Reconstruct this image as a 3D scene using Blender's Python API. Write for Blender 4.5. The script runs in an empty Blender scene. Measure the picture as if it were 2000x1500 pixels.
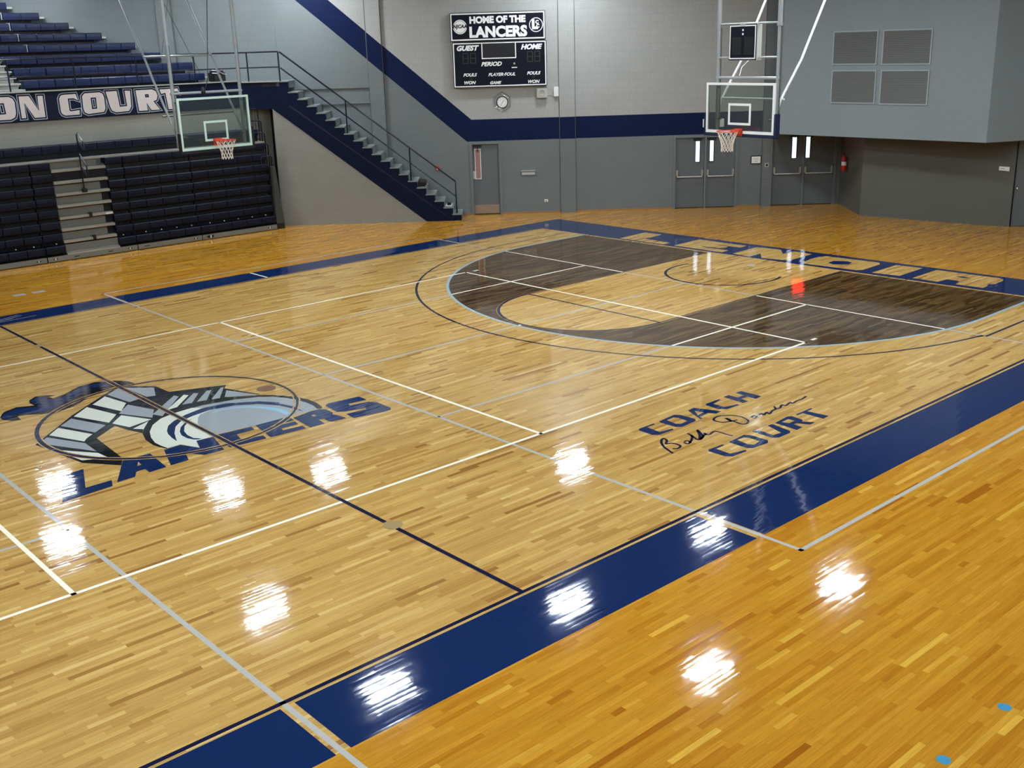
import bpy, bmesh, math, random, json
from mathutils import Vector, Matrix
random.seed(7)
C = bpy.context.scene.collection
PI = math.pi
# ---------------------------------------------------------------- camera
def setup_camera():
    yaw, pitch, roll = 0.850710339, -0.305016280, -0.0313979198
    d = Vector((math.cos(pitch)*math.cos(yaw), math.cos(pitch)*math.sin(yaw), math.sin(pitch)))
    r = Vector((math.sin(yaw), -math.cos(yaw), 0)); u = r.cross(d)
    c, s = math.cos(roll), math.sin(roll)
    r2 = c*r+s*u; u2 = -s*r+c*u
    cam = bpy.data.cameras.new('camera'); o = bpy.data.objects.new('camera', cam); C.objects.link(o)
    M = Matrix((( r2.x,u2.x,-d.x,-6.14757518),( r2.y,u2.y,-d.y,-14.5764761),( r2.z,u2.z,-d.z,5.01124083),(0,0,0,1)))
    o.matrix_world = M
    cam.sensor_width = 36; cam.lens = 36*2116.14708/2000; cam.clip_end = 200; cam.clip_start = .05
    bpy.context.scene.camera = o
setup_camera()
# ---------------------------------------------------------------- light and exposure
sc = bpy.context.scene
vs = sc.view_settings
vs.view_transform = 'Standard'; vs.look = 'None'; vs.gamma = 1; vs.use_curve_mapping = False
vs.exposure = -0.06
LAMP_E = 180.0           # strength of the high-bay lamp panels
WINDOW_E = 5.0           # daylight in the clerestory window
DOORPANE_E = 1.6
sc.cycles.max_bounces = 7; sc.cycles.diffuse_bounces = 4; sc.cycles.glossy_bounces = 3; sc.cycles.transparent_max_bounces = 8
w = bpy.data.worlds.new('world'); sc.world = w; w.use_nodes = True
w.node_tree.nodes['Background'].inputs[0].default_value = (.6, .7, .8, 1)
w.node_tree.nodes['Background'].inputs[1].default_value = 0.02
LAMPS = [(14.88,-2.22),(9.68,-2.43),(14.9,1.7),(9.62,1.56),(4.53,1.7),(15.87,7.8),(10.28,12.98),(4.38,6.43),(7.2,13.83),(2.32,13.78),(3.66,17.87),
         (-2,-3.5),(-8,-3.5),(-7,3.5),(-8,10.5),(-8,-10),(-14,-4),  # unseen lamps added for fill, placed where the floor shows no mirror image
         (-1,-9),(4.5,-9.2),(10,-9.6),(15.5,-9.2),(21,-9.2),(0,-15),(10,-15.5)]  # more unseen lamps, added to brighten the near floor
LAMP_Z = 7.5

# ---------------------------------------------------------------- materials
def lin(c):
    return tuple((v/255/12.92) if v/255 <= .04045 else ((v/255+.055)/1.055)**2.4 for v in c)
MATS = {}
def pm(name, rgb, rough=.5, metal=0., spec=.5, bump=0., emit=0., noise=0., alpha=None):
    if name in MATS: return MATS[name]
    m = bpy.data.materials.new(name); m.use_nodes = True; nt = m.node_tree; b = nt.nodes['Principled BSDF']
    col = lin(rgb)
    b.inputs['Base Color'].default_value = (*col, 1); b.inputs['Roughness'].default_value = rough
    b.inputs['Metallic'].default_value = metal; b.inputs['Specular IOR Level'].default_value = spec
    n = nt.nodes.new('ShaderNodeTexNoise'); n.inputs['Scale'].default_value = 9; n.inputs['Detail'].default_value = 4
    tc = nt.nodes.new('ShaderNodeTexCoord'); nt.links.new(tc.outputs['Object'], n.inputs['Vector'])
    mx = nt.nodes.new('ShaderNodeMix'); mx.data_type = 'RGBA'; nt.links.new(n.outputs['Fac'], mx.inputs[0])
    k = noise if noise else .06
    mx.inputs[6].default_value = (*[v*(1-k) for v in col], 1); mx.inputs[7].default_value = (*[min(1, v*(1+k)) for v in col], 1)
    nt.links.new(mx.outputs[2], b.inputs['Base Color'])
    if bump:
        bp = nt.nodes.new('ShaderNodeBump'); bp.inputs['Strength'].default_value = bump; bp.inputs['Distance'].default_value = .01
        nt.links.new(n.outputs['Fac'], bp.inputs['Height']); nt.links.new(bp.outputs[0], b.inputs['Normal'])
    if emit:
        b.inputs['Emission Color'].default_value = (*col, 1); b.inputs['Emission Strength'].default_value = emit
    MATS[name] = m; return m

def plank_group():
    g = bpy.data.node_groups.new('maple_strips', 'ShaderNodeTree')
    g.interface.new_socket('Tone', in_out='OUTPUT', socket_type='NodeSocketFloat')
    g.interface.new_socket('Grain', in_out='OUTPUT', socket_type='NodeSocketFloat')
    g.interface.new_socket('Joint', in_out='OUTPUT', socket_type='NodeSocketFloat')
    g.interface.new_socket('Normal', in_out='OUTPUT', socket_type='NodeSocketVector')
    N = g.nodes; L = g.links
    out = N.new('NodeGroupOutput'); geo = N.new('ShaderNodeNewGeometry')
    sep = N.new('ShaderNodeSeparateXYZ'); L.new(geo.outputs['Position'], sep.inputs[0])
    def M(op, a, b=None, c=None):
        n = N.new('ShaderNodeMath'); n.operation = op
        for i, v in enumerate((a, b, c)):
            if v is None: continue
            if isinstance(v, (int, float)): n.inputs[i].default_value = v
            else: L.new(v, n.inputs[i])
        return n.outputs[0]
    X, Y = sep.outputs[0], sep.outputs[1]
    yy = M('DIVIDE', Y, .0572); row = M('FLOOR', yy); fy = M('SUBTRACT', yy, row)
    wr = N.new('ShaderNodeTexWhiteNoise'); wr.noise_dimensions = '1D'; L.new(row, wr.inputs['W'])
    r1 = wr.outputs['Value']
    ln = M('MULTIPLY_ADD', r1, .8, .75)
    xx = M('ADD', M('DIVIDE', X, ln), M('MULTIPLY', r1, 37.3))
    # uneven strip lengths: shift every other joint
    c0 = M('FLOOR', xx); fx0 = M('SUBTRACT', xx, c0)
    cb = N.new('ShaderNodeCombineXYZ'); L.new(c0, cb.inputs[0]); L.new(row, cb.inputs[1])
    w1 = N.new('ShaderNodeTexWhiteNoise'); w1.noise_dimensions = '2D'; L.new(cb.outputs[0], w1.inputs['Vector'])
    cut = M('MULTIPLY_ADD', w1.outputs['Value'], .7, .15)
    half = M('GREATER_THAN', fx0, cut)
    cb2 = N.new('ShaderNodeCombineXYZ'); L.new(M('ADD', c0, M('MULTIPLY', half, .5)), cb2.inputs[0]); L.new(M('ADD', row, 11.7), cb2.inputs[1])
    w2 = N.new('ShaderNodeTexWhiteNoise'); w2.noise_dimensions = '2D'; L.new(cb2.outputs[0], w2.inputs['Vector'])
    L.new(w2.outputs['Value'], out.inputs['Tone'])
    # grain
    sc_ = N.new('ShaderNodeVectorMath'); sc_.operation = 'MULTIPLY'; L.new(geo.outputs['Position'], sc_.inputs[0]); sc_.inputs[1].default_value = (2.2, 55, 1)
    ad = N.new('ShaderNodeVectorMath'); ad.operation = 'MULTIPLY_ADD'; L.new(w2.outputs['Color'], ad.inputs[0]); ad.inputs[1].default_value = (40, 40, 40); L.new(sc_.outputs[0], ad.inputs[2])
    nz = N.new('ShaderNodeTexNoise'); nz.inputs['Scale'].default_value = 1; nz.inputs['Detail'].default_value = 5; nz.inputs['Roughness'].default_value = .65; nz.inputs['Distortion'].default_value = .6
    L.new(ad.outputs[0], nz.inputs['Vector']); L.new(nz.outputs['Fac'], out.inputs['Grain'])
    # joints
    jy = M('MINIMUM', fy, M('SUBTRACT', 1, fy)); j1 = M('LESS_THAN', jy, .022)
    dx = M('MULTIPLY', M('ABSOLUTE', M('SUBTRACT', fx0, cut)), ln); j2 = M('LESS_THAN', dx, .0016)
    L.new(M('MAXIMUM', j1, j2), out.inputs['Joint'])
    # finish: every strip sits at its own slight tilt and is a little cupped
    s1 = N.new('ShaderNodeVectorMath'); s1.operation = 'SUBTRACT'; L.new(w2.outputs['Color'], s1.inputs[0]); s1.inputs[1].default_value = (.5, .5, .5)
    s2 = N.new('ShaderNodeVectorMath'); s2.operation = 'MULTIPLY'; L.new(s1.outputs[0], s2.inputs[0]); s2.inputs[1].default_value = (.0075, .014, 0)
    cup = M('MULTIPLY', M('SUBTRACT', fy, .5), .013)
    cc = N.new('ShaderNodeCombineXYZ'); L.new(cup, cc.inputs[1]); cc.inputs[2].default_value = 1
    lo = N.new('ShaderNodeTexNoise'); lo.inputs['Scale'].default_value = 7; lo.inputs['Detail'].default_value = 2; L.new(geo.outputs['Position'], lo.inputs['Vector'])
    l1 = N.new('ShaderNodeVectorMath'); l1.operation = 'SUBTRACT'; L.new(lo.outputs['Color'], l1.inputs[0]); l1.inputs[1].default_value = (.5, .5, .5)
    l2 = N.new('ShaderNodeVectorMath'); l2.operation = 'MULTIPLY'; L.new(l1.outputs[0], l2.inputs[0]); l2.inputs[1].default_value = (.018, .018, 0)
    a1 = N.new('ShaderNodeVectorMath'); a1.operation = 'ADD'; L.new(s2.outputs[0], a1.inputs[0]); L.new(l2.outputs[0], a1.inputs[1])
    a2 = N.new('ShaderNodeVectorMath'); a2.operation = 'ADD'; L.new(a1.outputs[0], a2.inputs[0]); L.new(cc.outputs[0], a2.inputs[1])
    nn = N.new('ShaderNodeVectorMath'); nn.operation = 'NORMALIZE'; L.new(a2.outputs[0], nn.inputs[0]); L.new(nn.outputs[0], out.inputs['Normal'])
    return g
PG = plank_group()
def ramp(nt, stops):
    r = nt.nodes.new('ShaderNodeValToRGB'); e = r.color_ramp.elements
    while len(e) < len(stops): e.new(.5)
    for i, (p_, c) in enumerate(stops): e[i].position = p_; e[i].color = (*lin(c), 1)
    return r
def finish(nt, b, g):
    b.inputs['Roughness'].default_value = .055; b.inputs['IOR'].default_value = 1.5
    nt.links.new(g.outputs['Normal'], b.inputs['Normal'])
def wood_mat(name, stops, stops2=None):
    m = bpy.data.materials.new(name); m.use_nodes = True; nt = m.node_tree; b = nt.nodes['Principled BSDF']; L = nt.links
    g = nt.nodes.new('ShaderNodeGroup'); g.node_tree = PG
    r = ramp(nt, stops); L.new(g.outputs['Tone'], r.inputs[0]); col = r.outputs[0]
    if stops2:      # pale maple inside the court, amber outside
        r2 = ramp(nt, stops2); L.new(g.outputs['Tone'], r2.inputs[0])
        geo = nt.nodes.new('ShaderNodeNewGeometry'); sep = nt.nodes.new('ShaderNodeSeparateXYZ'); L.new(geo.outputs['Position'], sep.inputs[0])
        def M(op, a, b_):
            n = nt.nodes.new('ShaderNodeMath'); n.operation = op
            for i, v in enumerate((a, b_)):
                if isinstance(v, (int, float)): n.inputs[i].default_value = v
                else: L.new(v, n.inputs[i])
            return n.outputs[0]
        iy = M('LESS_THAN', M('ABSOLUTE', sep.outputs[1], 0), 8.49); ix = M('LESS_THAN', M('ADD', sep.outputs[0], M('MULTIPLY', sep.outputs[1], .028)), 16.3)
        mx = nt.nodes.new('ShaderNodeMix'); mx.data_type = 'RGBA'; L.new(M('MULTIPLY', ix, iy), mx.inputs[0]); L.new(r2.outputs[0], mx.inputs[6]); L.new(col, mx.inputs[7]); col = mx.outputs[2]
    gr = nt.nodes.new('ShaderNodeMapRange'); L.new(g.outputs['Grain'], gr.inputs[0]); gr.inputs[1].default_value = .25; gr.inputs[2].default_value = .8; gr.inputs[3].default_value = 1.16; gr.inputs[4].default_value = .70
    mu = nt.nodes.new('ShaderNodeVectorMath'); mu.operation = 'SCALE'; L.new(col, mu.inputs[0]); L.new(gr.outputs[0], mu.inputs['Scale'])
    j = nt.nodes.new('ShaderNodeMath'); j.operation = 'MULTIPLY_ADD'; L.new(g.outputs['Joint'], j.inputs[0]); j.inputs[1].default_value = -.28; j.inputs[2].default_value = 1
    m2 = nt.nodes.new('ShaderNodeVectorMath'); m2.operation = 'SCALE'; L.new(mu.outputs[0], m2.inputs[0]); L.new(j.outputs[0], m2.inputs['Scale'])
    L.new(m2.outputs[0], b.inputs['Base Color']); finish(nt, b, g)
    MATS[name] = m; return m
MAPLE = [(0, (146,102,48)), (.05, (172,131,66)), (.2, (185,145,78)), (.6, (194,155,85)), (.92, (201,163,92)), (1, (216,182,112))]
AMBER = [(0, (154,92,20)), (.04, (174,114,27)), (.2, (182,125,32)), (.7, (189,133,38)), (.95, (196,142,44)), (1, (212,164,62))]
STAIN = [(0, (52,35,16)), (.3, (72,51,26)), (.7, (88,66,37)), (1, (106,82,48))]
wood_mat('sealed_maple', MAPLE, AMBER); wood_mat('dark_stained_maple', STAIN); wood_mat('bare_maple', MAPLE)
def paint_mat(name, rgb):
    m = bpy.data.materials.new(name); m.use_nodes = True; nt = m.node_tree; b = nt.nodes['Principled BSDF']
    g = nt.nodes.new('ShaderNodeGroup'); g.node_tree = PG
    c = lin(rgb); mr = nt.nodes.new('ShaderNodeMapRange'); nt.links.new(g.outputs['Grain'], mr.inputs[0]); mr.inputs[3].default_value = .95; mr.inputs[4].default_value = 1.05
    v = nt.nodes.new('ShaderNodeVectorMath'); v.operation = 'SCALE'; v.inputs[0].default_value = c; nt.links.new(mr.outputs[0], v.inputs['Scale']); nt.links.new(v.outputs[0], b.inputs['Base Color'])
    finish(nt, b, g); MATS[name] = m; return m
paint_mat('court_navy', (10,37,80)); paint_mat('line_navy', (18,24,56)); paint_mat('line_white', (246,238,214)); paint_mat('line_grey', (176,174,166))
paint_mat('court_black', (16,17,20)); paint_mat('court_sky', (142,182,206)); paint_mat('emblem_grey', (150,155,158)); paint_mat('emblem_white', (212,215,198)); paint_mat('line_sky', (150,176,184)); paint_mat('court_brown', (128,92,66)); paint_mat('court_brass', (160,136,92)); paint_mat('court_blue', (70,140,175))

def wall_mat(name, rgb, d=(.7511,-.6602), rough=.42, spec=.5):
    "painted concrete block: 0.4 x 0.2 m courses"
    m = bpy.data.materials.new(name); m.use_nodes = True; nt = m.node_tree; b = nt.nodes['Principled BSDF']; L = nt.links
    geo = nt.nodes.new('ShaderNodeNewGeometry'); dt = nt.nodes.new('ShaderNodeVectorMath'); dt.operation = 'DOT_PRODUCT'
    L.new(geo.outputs['Position'], dt.inputs[0]); dt.inputs[1].default_value = (d[0], d[1], 0)
    sep = nt.nodes.new('ShaderNodeSeparateXYZ'); L.new(geo.outputs['Position'], sep.inputs[0])
    cb = nt.nodes.new('ShaderNodeCombineXYZ'); L.new(dt.outputs['Value'], cb.inputs[0]); L.new(sep.outputs[2], cb.inputs[1])
    br = nt.nodes.new('ShaderNodeTexBrick'); br.offset = .5; L.new(cb.outputs[0], br.inputs['Vector'])
    br.inputs['Scale'].default_value = 1; br.inputs['Brick Width'].default_value = .4064; br.inputs['Row Height'].default_value = .2032; br.inputs['Mortar Size'].default_value = .006; br.inputs['Mortar Smooth'].default_value = .4
    c = lin(rgb); br.inputs['Color1'].default_value = (*c, 1); br.inputs['Color2'].default_value = (*[v*.965 for v in c], 1); br.inputs['Mortar'].default_value = (*[v*.86 for v in c], 1)
    nz = nt.nodes.new('ShaderNodeTexNoise'); nz.inputs['Scale'].default_value = 1.3; nz.inputs['Detail'].default_value = 6; L.new(geo.outputs['Position'], nz.inputs['Vector'])
    mr = nt.nodes.new('ShaderNodeMapRange'); L.new(nz.outputs['Fac'], mr.inputs[0]); mr.inputs[3].default_value = .93; mr.inputs[4].default_value = 1.07
    v = nt.nodes.new('ShaderNodeVectorMath'); v.operation = 'SCALE'; L.new(br.outputs['Color'], v.inputs[0]); L.new(mr.outputs[0], v.inputs['Scale']); L.new(v.outputs[0], b.inputs['Base Color'])
    bp = nt.nodes.new('ShaderNodeBump'); bp.inputs['Strength'].default_value = .5; bp.inputs['Distance'].default_value = .004; bp.invert = True
    L.new(br.outputs['Fac'], bp.inputs['Height']); L.new(bp.outputs[0], b.inputs['Normal']); b.inputs['Roughness'].default_value = rough; b.inputs['Specular IOR Level'].default_value = spec
    MATS[name] = m; return m
wall_mat('block_grey', (106,112,110)); wall_mat('block_light', (160,160,154)); wall_mat('block_navy', (7,23,58), spec=.15); wall_mat('block_grey_x', (112,118,116), (1, 0)); wall_mat('block_beige_x', (138,137,126), (1, 0)); wall_mat('block_navy_x', (5,16,42), (1, 0), spec=.15)
wall_mat('block_beige', (132,131,122)); wall_mat('block_grey_y', (112,118,116), (0, 1))
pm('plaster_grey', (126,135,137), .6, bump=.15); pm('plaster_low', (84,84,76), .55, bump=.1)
pm('ceiling_grey', (108,108,104), .8); pm('joint_shade_grey', (84,86,82), .6); pm('door_grey', (92,97,97), .4); pm('frame_grey', (104,110,109), .4)
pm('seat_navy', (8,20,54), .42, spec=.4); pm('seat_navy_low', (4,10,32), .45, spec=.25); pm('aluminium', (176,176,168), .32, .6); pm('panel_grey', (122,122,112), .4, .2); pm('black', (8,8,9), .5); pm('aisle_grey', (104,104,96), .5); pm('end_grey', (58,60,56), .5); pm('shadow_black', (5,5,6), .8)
pm('rail_navy', (7,13,34), .3, .1); pm('stringer_navy', (4,14,40), .5, spec=.15); pm('groove', (6,12,30), .6); pm('bar_metal', (214,214,208), .3, .3); pm('concrete', (120,126,124), .6, bump=.2); pm('white_paint', (225,226,222), .35); pm('post_grey', (158,162,160), .35, .3); pm('post_dark', (96,96,92), .35, .4)
pm('steel', (190,190,186), .25, .9); pm('orange', (214,66,32), .35); pm('net_white', (232,222,208), .8); pm('frame_mint', (190,214,200), .4); pm('pad_navy', (14,26,58), .5)
pm('board_navy', (5,10,26), .45, spec=.2); pm('board_black', (14,14,16), .35); pm('digit', (44,42,36), .5); pm('letter_white', (240,240,236), .5, emit=0.0); pm('banner_navy', (5,15,38), .6, spec=.2); pm('banner_fill', (196,186,180), .6); pm('banner_line', (168,176,190), .6)
pm('red', (188,30,28), .35); pm('paper', (232,230,222), .6); pm('plastic_grey', (176,174,166), .5); pm('louver', (92,92,86), .5); pm('vent_edge', (150,160,162), .5); pm('pink_paper', (150,110,100), .6); pm('brass', (150,130,112), .35, .3); pm('bag', (38,30,26), .6); pm('wood_trim', (150,110,62), .5)
pm('daylight', (214,232,255), .5, emit=DOORPANE_E); pm('clerestory', (190,214,255), .5, emit=WINDOW_E); pm('lamp_panel', (232,243,255), .5, emit=LAMP_E); pm('exit_red', (255,38,28), .5, emit=14.0)
def glass():
    m = bpy.data.materials.new('board_glass'); m.use_nodes = True; nt = m.node_tree; nt.nodes.remove(nt.nodes['Principled BSDF'])
    t = nt.nodes.new('ShaderNodeBsdfTransparent'); t.inputs[0].default_value = (.80,.84,.82,1); g = nt.nodes.new('ShaderNodeBsdfGlossy'); g.inputs['Roughness'].default_value = .03
    f = nt.nodes.new('ShaderNodeFresnel'); f.inputs[0].default_value = 1.5; d = nt.nodes.new('ShaderNodeBsdfDiffuse'); d.inputs[0].default_value = (.35,.42,.40,1)
    m1 = nt.nodes.new('ShaderNodeMixShader'); m1.inputs[0].default_value = .05; nt.links.new(t.outputs[0], m1.inputs[1]); nt.links.new(d.outputs[0], m1.inputs[2])
    m2 = nt.nodes.new('ShaderNodeMixShader'); nt.links.new(f.outputs[0], m2.inputs[0]); nt.links.new(m1.outputs[0], m2.inputs[1]); nt.links.new(g.outputs[0], m2.inputs[2])
    nt.links.new(m2.outputs[0], nt.nodes['Material Output'].inputs[0]); MATS['board_glass'] = m
glass()

# ---------------------------------------------------------------- mesh helpers
class MB:
    def __init__(s): s.v = []; s.f = []; s.m = []; s.cur = 0
    def add(s, vs_, fs):
        o = len(s.v); s.v += [tuple(q) for q in vs_]; s.f += [tuple(i+o for i in f) for f in fs]; s.m += [s.cur]*len(fs); return s
    def hexa(s, c): return s.add(c, [(0,3,2,1),(4,5,6,7),(0,1,5,4),(1,2,6,5),(2,3,7,6),(3,0,4,7)])
    def box(s, x0, x1, y0, y1, z0, z1):
        return s.hexa([(x0,y0,z0),(x1,y0,z0),(x1,y1,z0),(x0,y1,z0),(x0,y0,z1),(x1,y0,z1),(x1,y1,z1),(x0,y1,z1)])
    def wbox(s, s0, s1, o0, o1, z0, z1):
        return s.hexa([Wp(s0,o1,z0),Wp(s1,o1,z0),Wp(s1,o0,z0),Wp(s0,o0,z0),Wp(s0,o1,z1),Wp(s1,o1,z1),Wp(s1,o0,z1),Wp(s0,o0,z1)])
    def prism(s, pts, vec):
        "closed planar polygon swept along vec"
        n = len(pts); vec = Vector(vec); a = [Vector(q) for q in pts]; b = [q+vec for q in a]
        s.add(a+b, [tuple(range(n))[::-1], tuple(range(n, 2*n))]+[(i, (i+1) % n, (i+1) % n+n, i+n) for i in range(n)]); return s
    def tube(s, pts, r, n=8, closed=False):
        pts = [Vector(q) for q in pts]; k = len(pts); rings = []
        up = Vector((0,0,1)); prev = None
        for i, q in enumerate(pts):
            a = pts[(i-1) % k] if (i > 0 or closed) else q; b = pts[(i+1) % k] if (i < k-1 or closed) else q
            t = (b-a).normalized()
            if prev is None: x = t.cross(up if abs(t.z) < .9 else Vector((1,0,0))).normalized()
            else: x = (prev-t*prev.dot(t)).normalized()
            prev = x; y = t.cross(x)
            rings.append([q+r*(math.cos(2*PI*j/n)*x+math.sin(2*PI*j/n)*y) for j in range(n)])
        fs = []
        for i in range(k if closed else k-1):
            for j in range(n): fs.append((i*n+j, i*n+(j+1) % n, ((i+1) % k)*n+(j+1) % n, ((i+1) % k)*n+j))
        if not closed: fs += [tuple(range(n))[::-1], tuple(range((k-1)*n, k*n))]
        return s.add([v for rg in rings for v in rg], fs)
    def lathe(s, c, ax, prof, n=24):
        "profile [(r, h)] about axis ax at c"
        c = Vector(c); ax = Vector(ax).normalized(); x = ax.cross(Vector((0,0,1)) if abs(ax.z) < .9 else Vector((1,0,0))).normalized(); y = ax.cross(x)
        vs_ = [c+ax*h+max(r,1e-4)*(math.cos(2*PI*j/n)*x+math.sin(2*PI*j/n)*y) for r, h in prof for j in range(n)]; k = len(prof)
        fs = [(i*n+j, i*n+(j+1) % n, (i+1)*n+(j+1) % n, (i+1)*n+j) for i in range(k-1) for j in range(n)]+[tuple(range(n))[::-1], tuple(range((k-1)*n, k*n))]
        return s.add(vs_, fs)
BASE = {}
def link(name, me, parent=None, base=None):
    o = bpy.data.objects.new(name, me); C.objects.link(o)
    if parent is not None:
        o.parent = parent; BASE[o.name] = BASE[parent.name]
    else:
        base = Vector(base) if base is not None else Vector((0,0,0)); BASE[o.name] = base; o.location = base
    return o
def build(name, mb, mat, parent=None, base=None, smooth=False, bevel=0, mats=None):
    off = BASE[parent.name] if parent is not None else (Vector(base) if base is not None else Vector((0,0,0)))
    me = bpy.data.meshes.new(name); me.from_pydata([tuple(Vector(q)-off) for q in mb.v], [], mb.f); me.update()
    for mm in (mats or [mat]): me.materials.append(MATS[mm])
    if mats: me.polygons.foreach_set('material_index', mb.m)
    bm = bmesh.new(); bm.from_mesh(me); bmesh.ops.recalc_face_normals(bm, faces=bm.faces[:])
    if bevel: bmesh.ops.bevel(bm, geom=bm.edges[:], offset=bevel, segments=2, affect='EDGES', clamp_overlap=True)
    bm.to_mesh(me); bm.free()
    if smooth:
        for f in me.polygons: f.use_smooth = True
        if hasattr(me, 'set_sharp_from_angle'): me.set_sharp_from_angle(angle=.7)
    return link(name, me, parent, base)
def empty(name, base, label, cat, group=None):
    o = link(name, None, None, base); o['label'] = label; o['category'] = cat
    if group: o['group'] = group
    return o
def tag(o, label, cat=None, group=None, kind=None):
    o['label'] = label
    if cat: o['category'] = cat
    if group: o['group'] = group
    if kind: o['kind'] = kind
    return o
def struct(o, label=None):
    o['kind'] = 'structure'
    if label: o['label'] = label
    return o
def fill(polys, place):
    "filled flat outline with holes (polys are closed loops), each 2-D point placed by place(u, v)"
    cu = bpy.data.curves.new('outline', 'CURVE'); cu.dimensions = '2D'; cu.fill_mode = 'BOTH'
    for pl in polys:
        sp = cu.splines.new('POLY'); sp.points.add(len(pl)-1); sp.use_cyclic_u = True
        for i, (a, b) in enumerate(pl): sp.points[i].co = (a, b, 0, 1)
    ob = bpy.data.objects.new('outline', cu); me = bpy.data.meshes.new_from_object(ob)
    v = [place(q.co.x, q.co.y) for q in me.vertices]; f = [tuple(p_.vertices) for p_ in me.polygons]
    bpy.data.objects.remove(ob); bpy.data.curves.remove(cu); bpy.data.meshes.remove(me)
    return v, f
def text(body, size, place, shear=0, bold=0, align='CENTER', sx=1):
    cu = bpy.data.curves.new('words', 'FONT'); cu.body = body; cu.size = size; cu.shear = shear; cu.offset = bold; cu.align_x = align; cu.align_y = 'CENTER'; cu.resolution_u = 3
    ob = bpy.data.objects.new('words', cu); me = bpy.data.meshes.new_from_object(ob)
    v = [place(q.co.x*sx, q.co.y) for q in me.vertices]; f = [tuple(p_.vertices) for p_ in me.polygons]
    bpy.data.objects.remove(ob); bpy.data.curves.remove(cu); bpy.data.meshes.remove(me)
    return v, f
W0 = (15.06, 11.14); WD = (.7511, -.6602); WN = (-.6602, -.7511)
def Wp(s, off, z): return (W0[0]+s*WD[0]+off*WN[0], W0[1]+s*WD[1]+off*WN[1], z)
def stroke(pts, wd):
    "2-D outline polygon of a polyline"
    n = len(pts); Lf = []; Rt = []
    for i in range(n):
        a = pts[max(i-1,0)]; b = pts[min(i+1,n-1)]; dx, dy = b[0]-a[0], b[1]-a[1]; l = math.hypot(dx, dy) or 1
        Lf.append((pts[i][0]-dy/l*wd/2, pts[i][1]+dx/l*wd/2)); Rt.append((pts[i][0]+dy/l*wd/2, pts[i][1]-dx/l*wd/2))
    return Lf, Rt
def smooth_line(pts, k=6):
    out = []
    for i in range(len(pts)-1):
        p0 = pts[max(i-1,0)]; p1 = pts[i]; p2 = pts[i+1]; p3 = pts[min(i+2,len(pts)-1)]
        for j in range(k):
            t = j/k; out.append(tuple(.5*((2*p1[c])+(-p0[c]+p2[c])*t+(2*p0[c]-5*p1[c]+4*p2[c]-p3[c])*t*t+(-p0[c]+3*p1[c]-3*p2[c]+p3[c])*t**3) for c in range(2)))
    return out+[tuple(pts[-1])]

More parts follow.
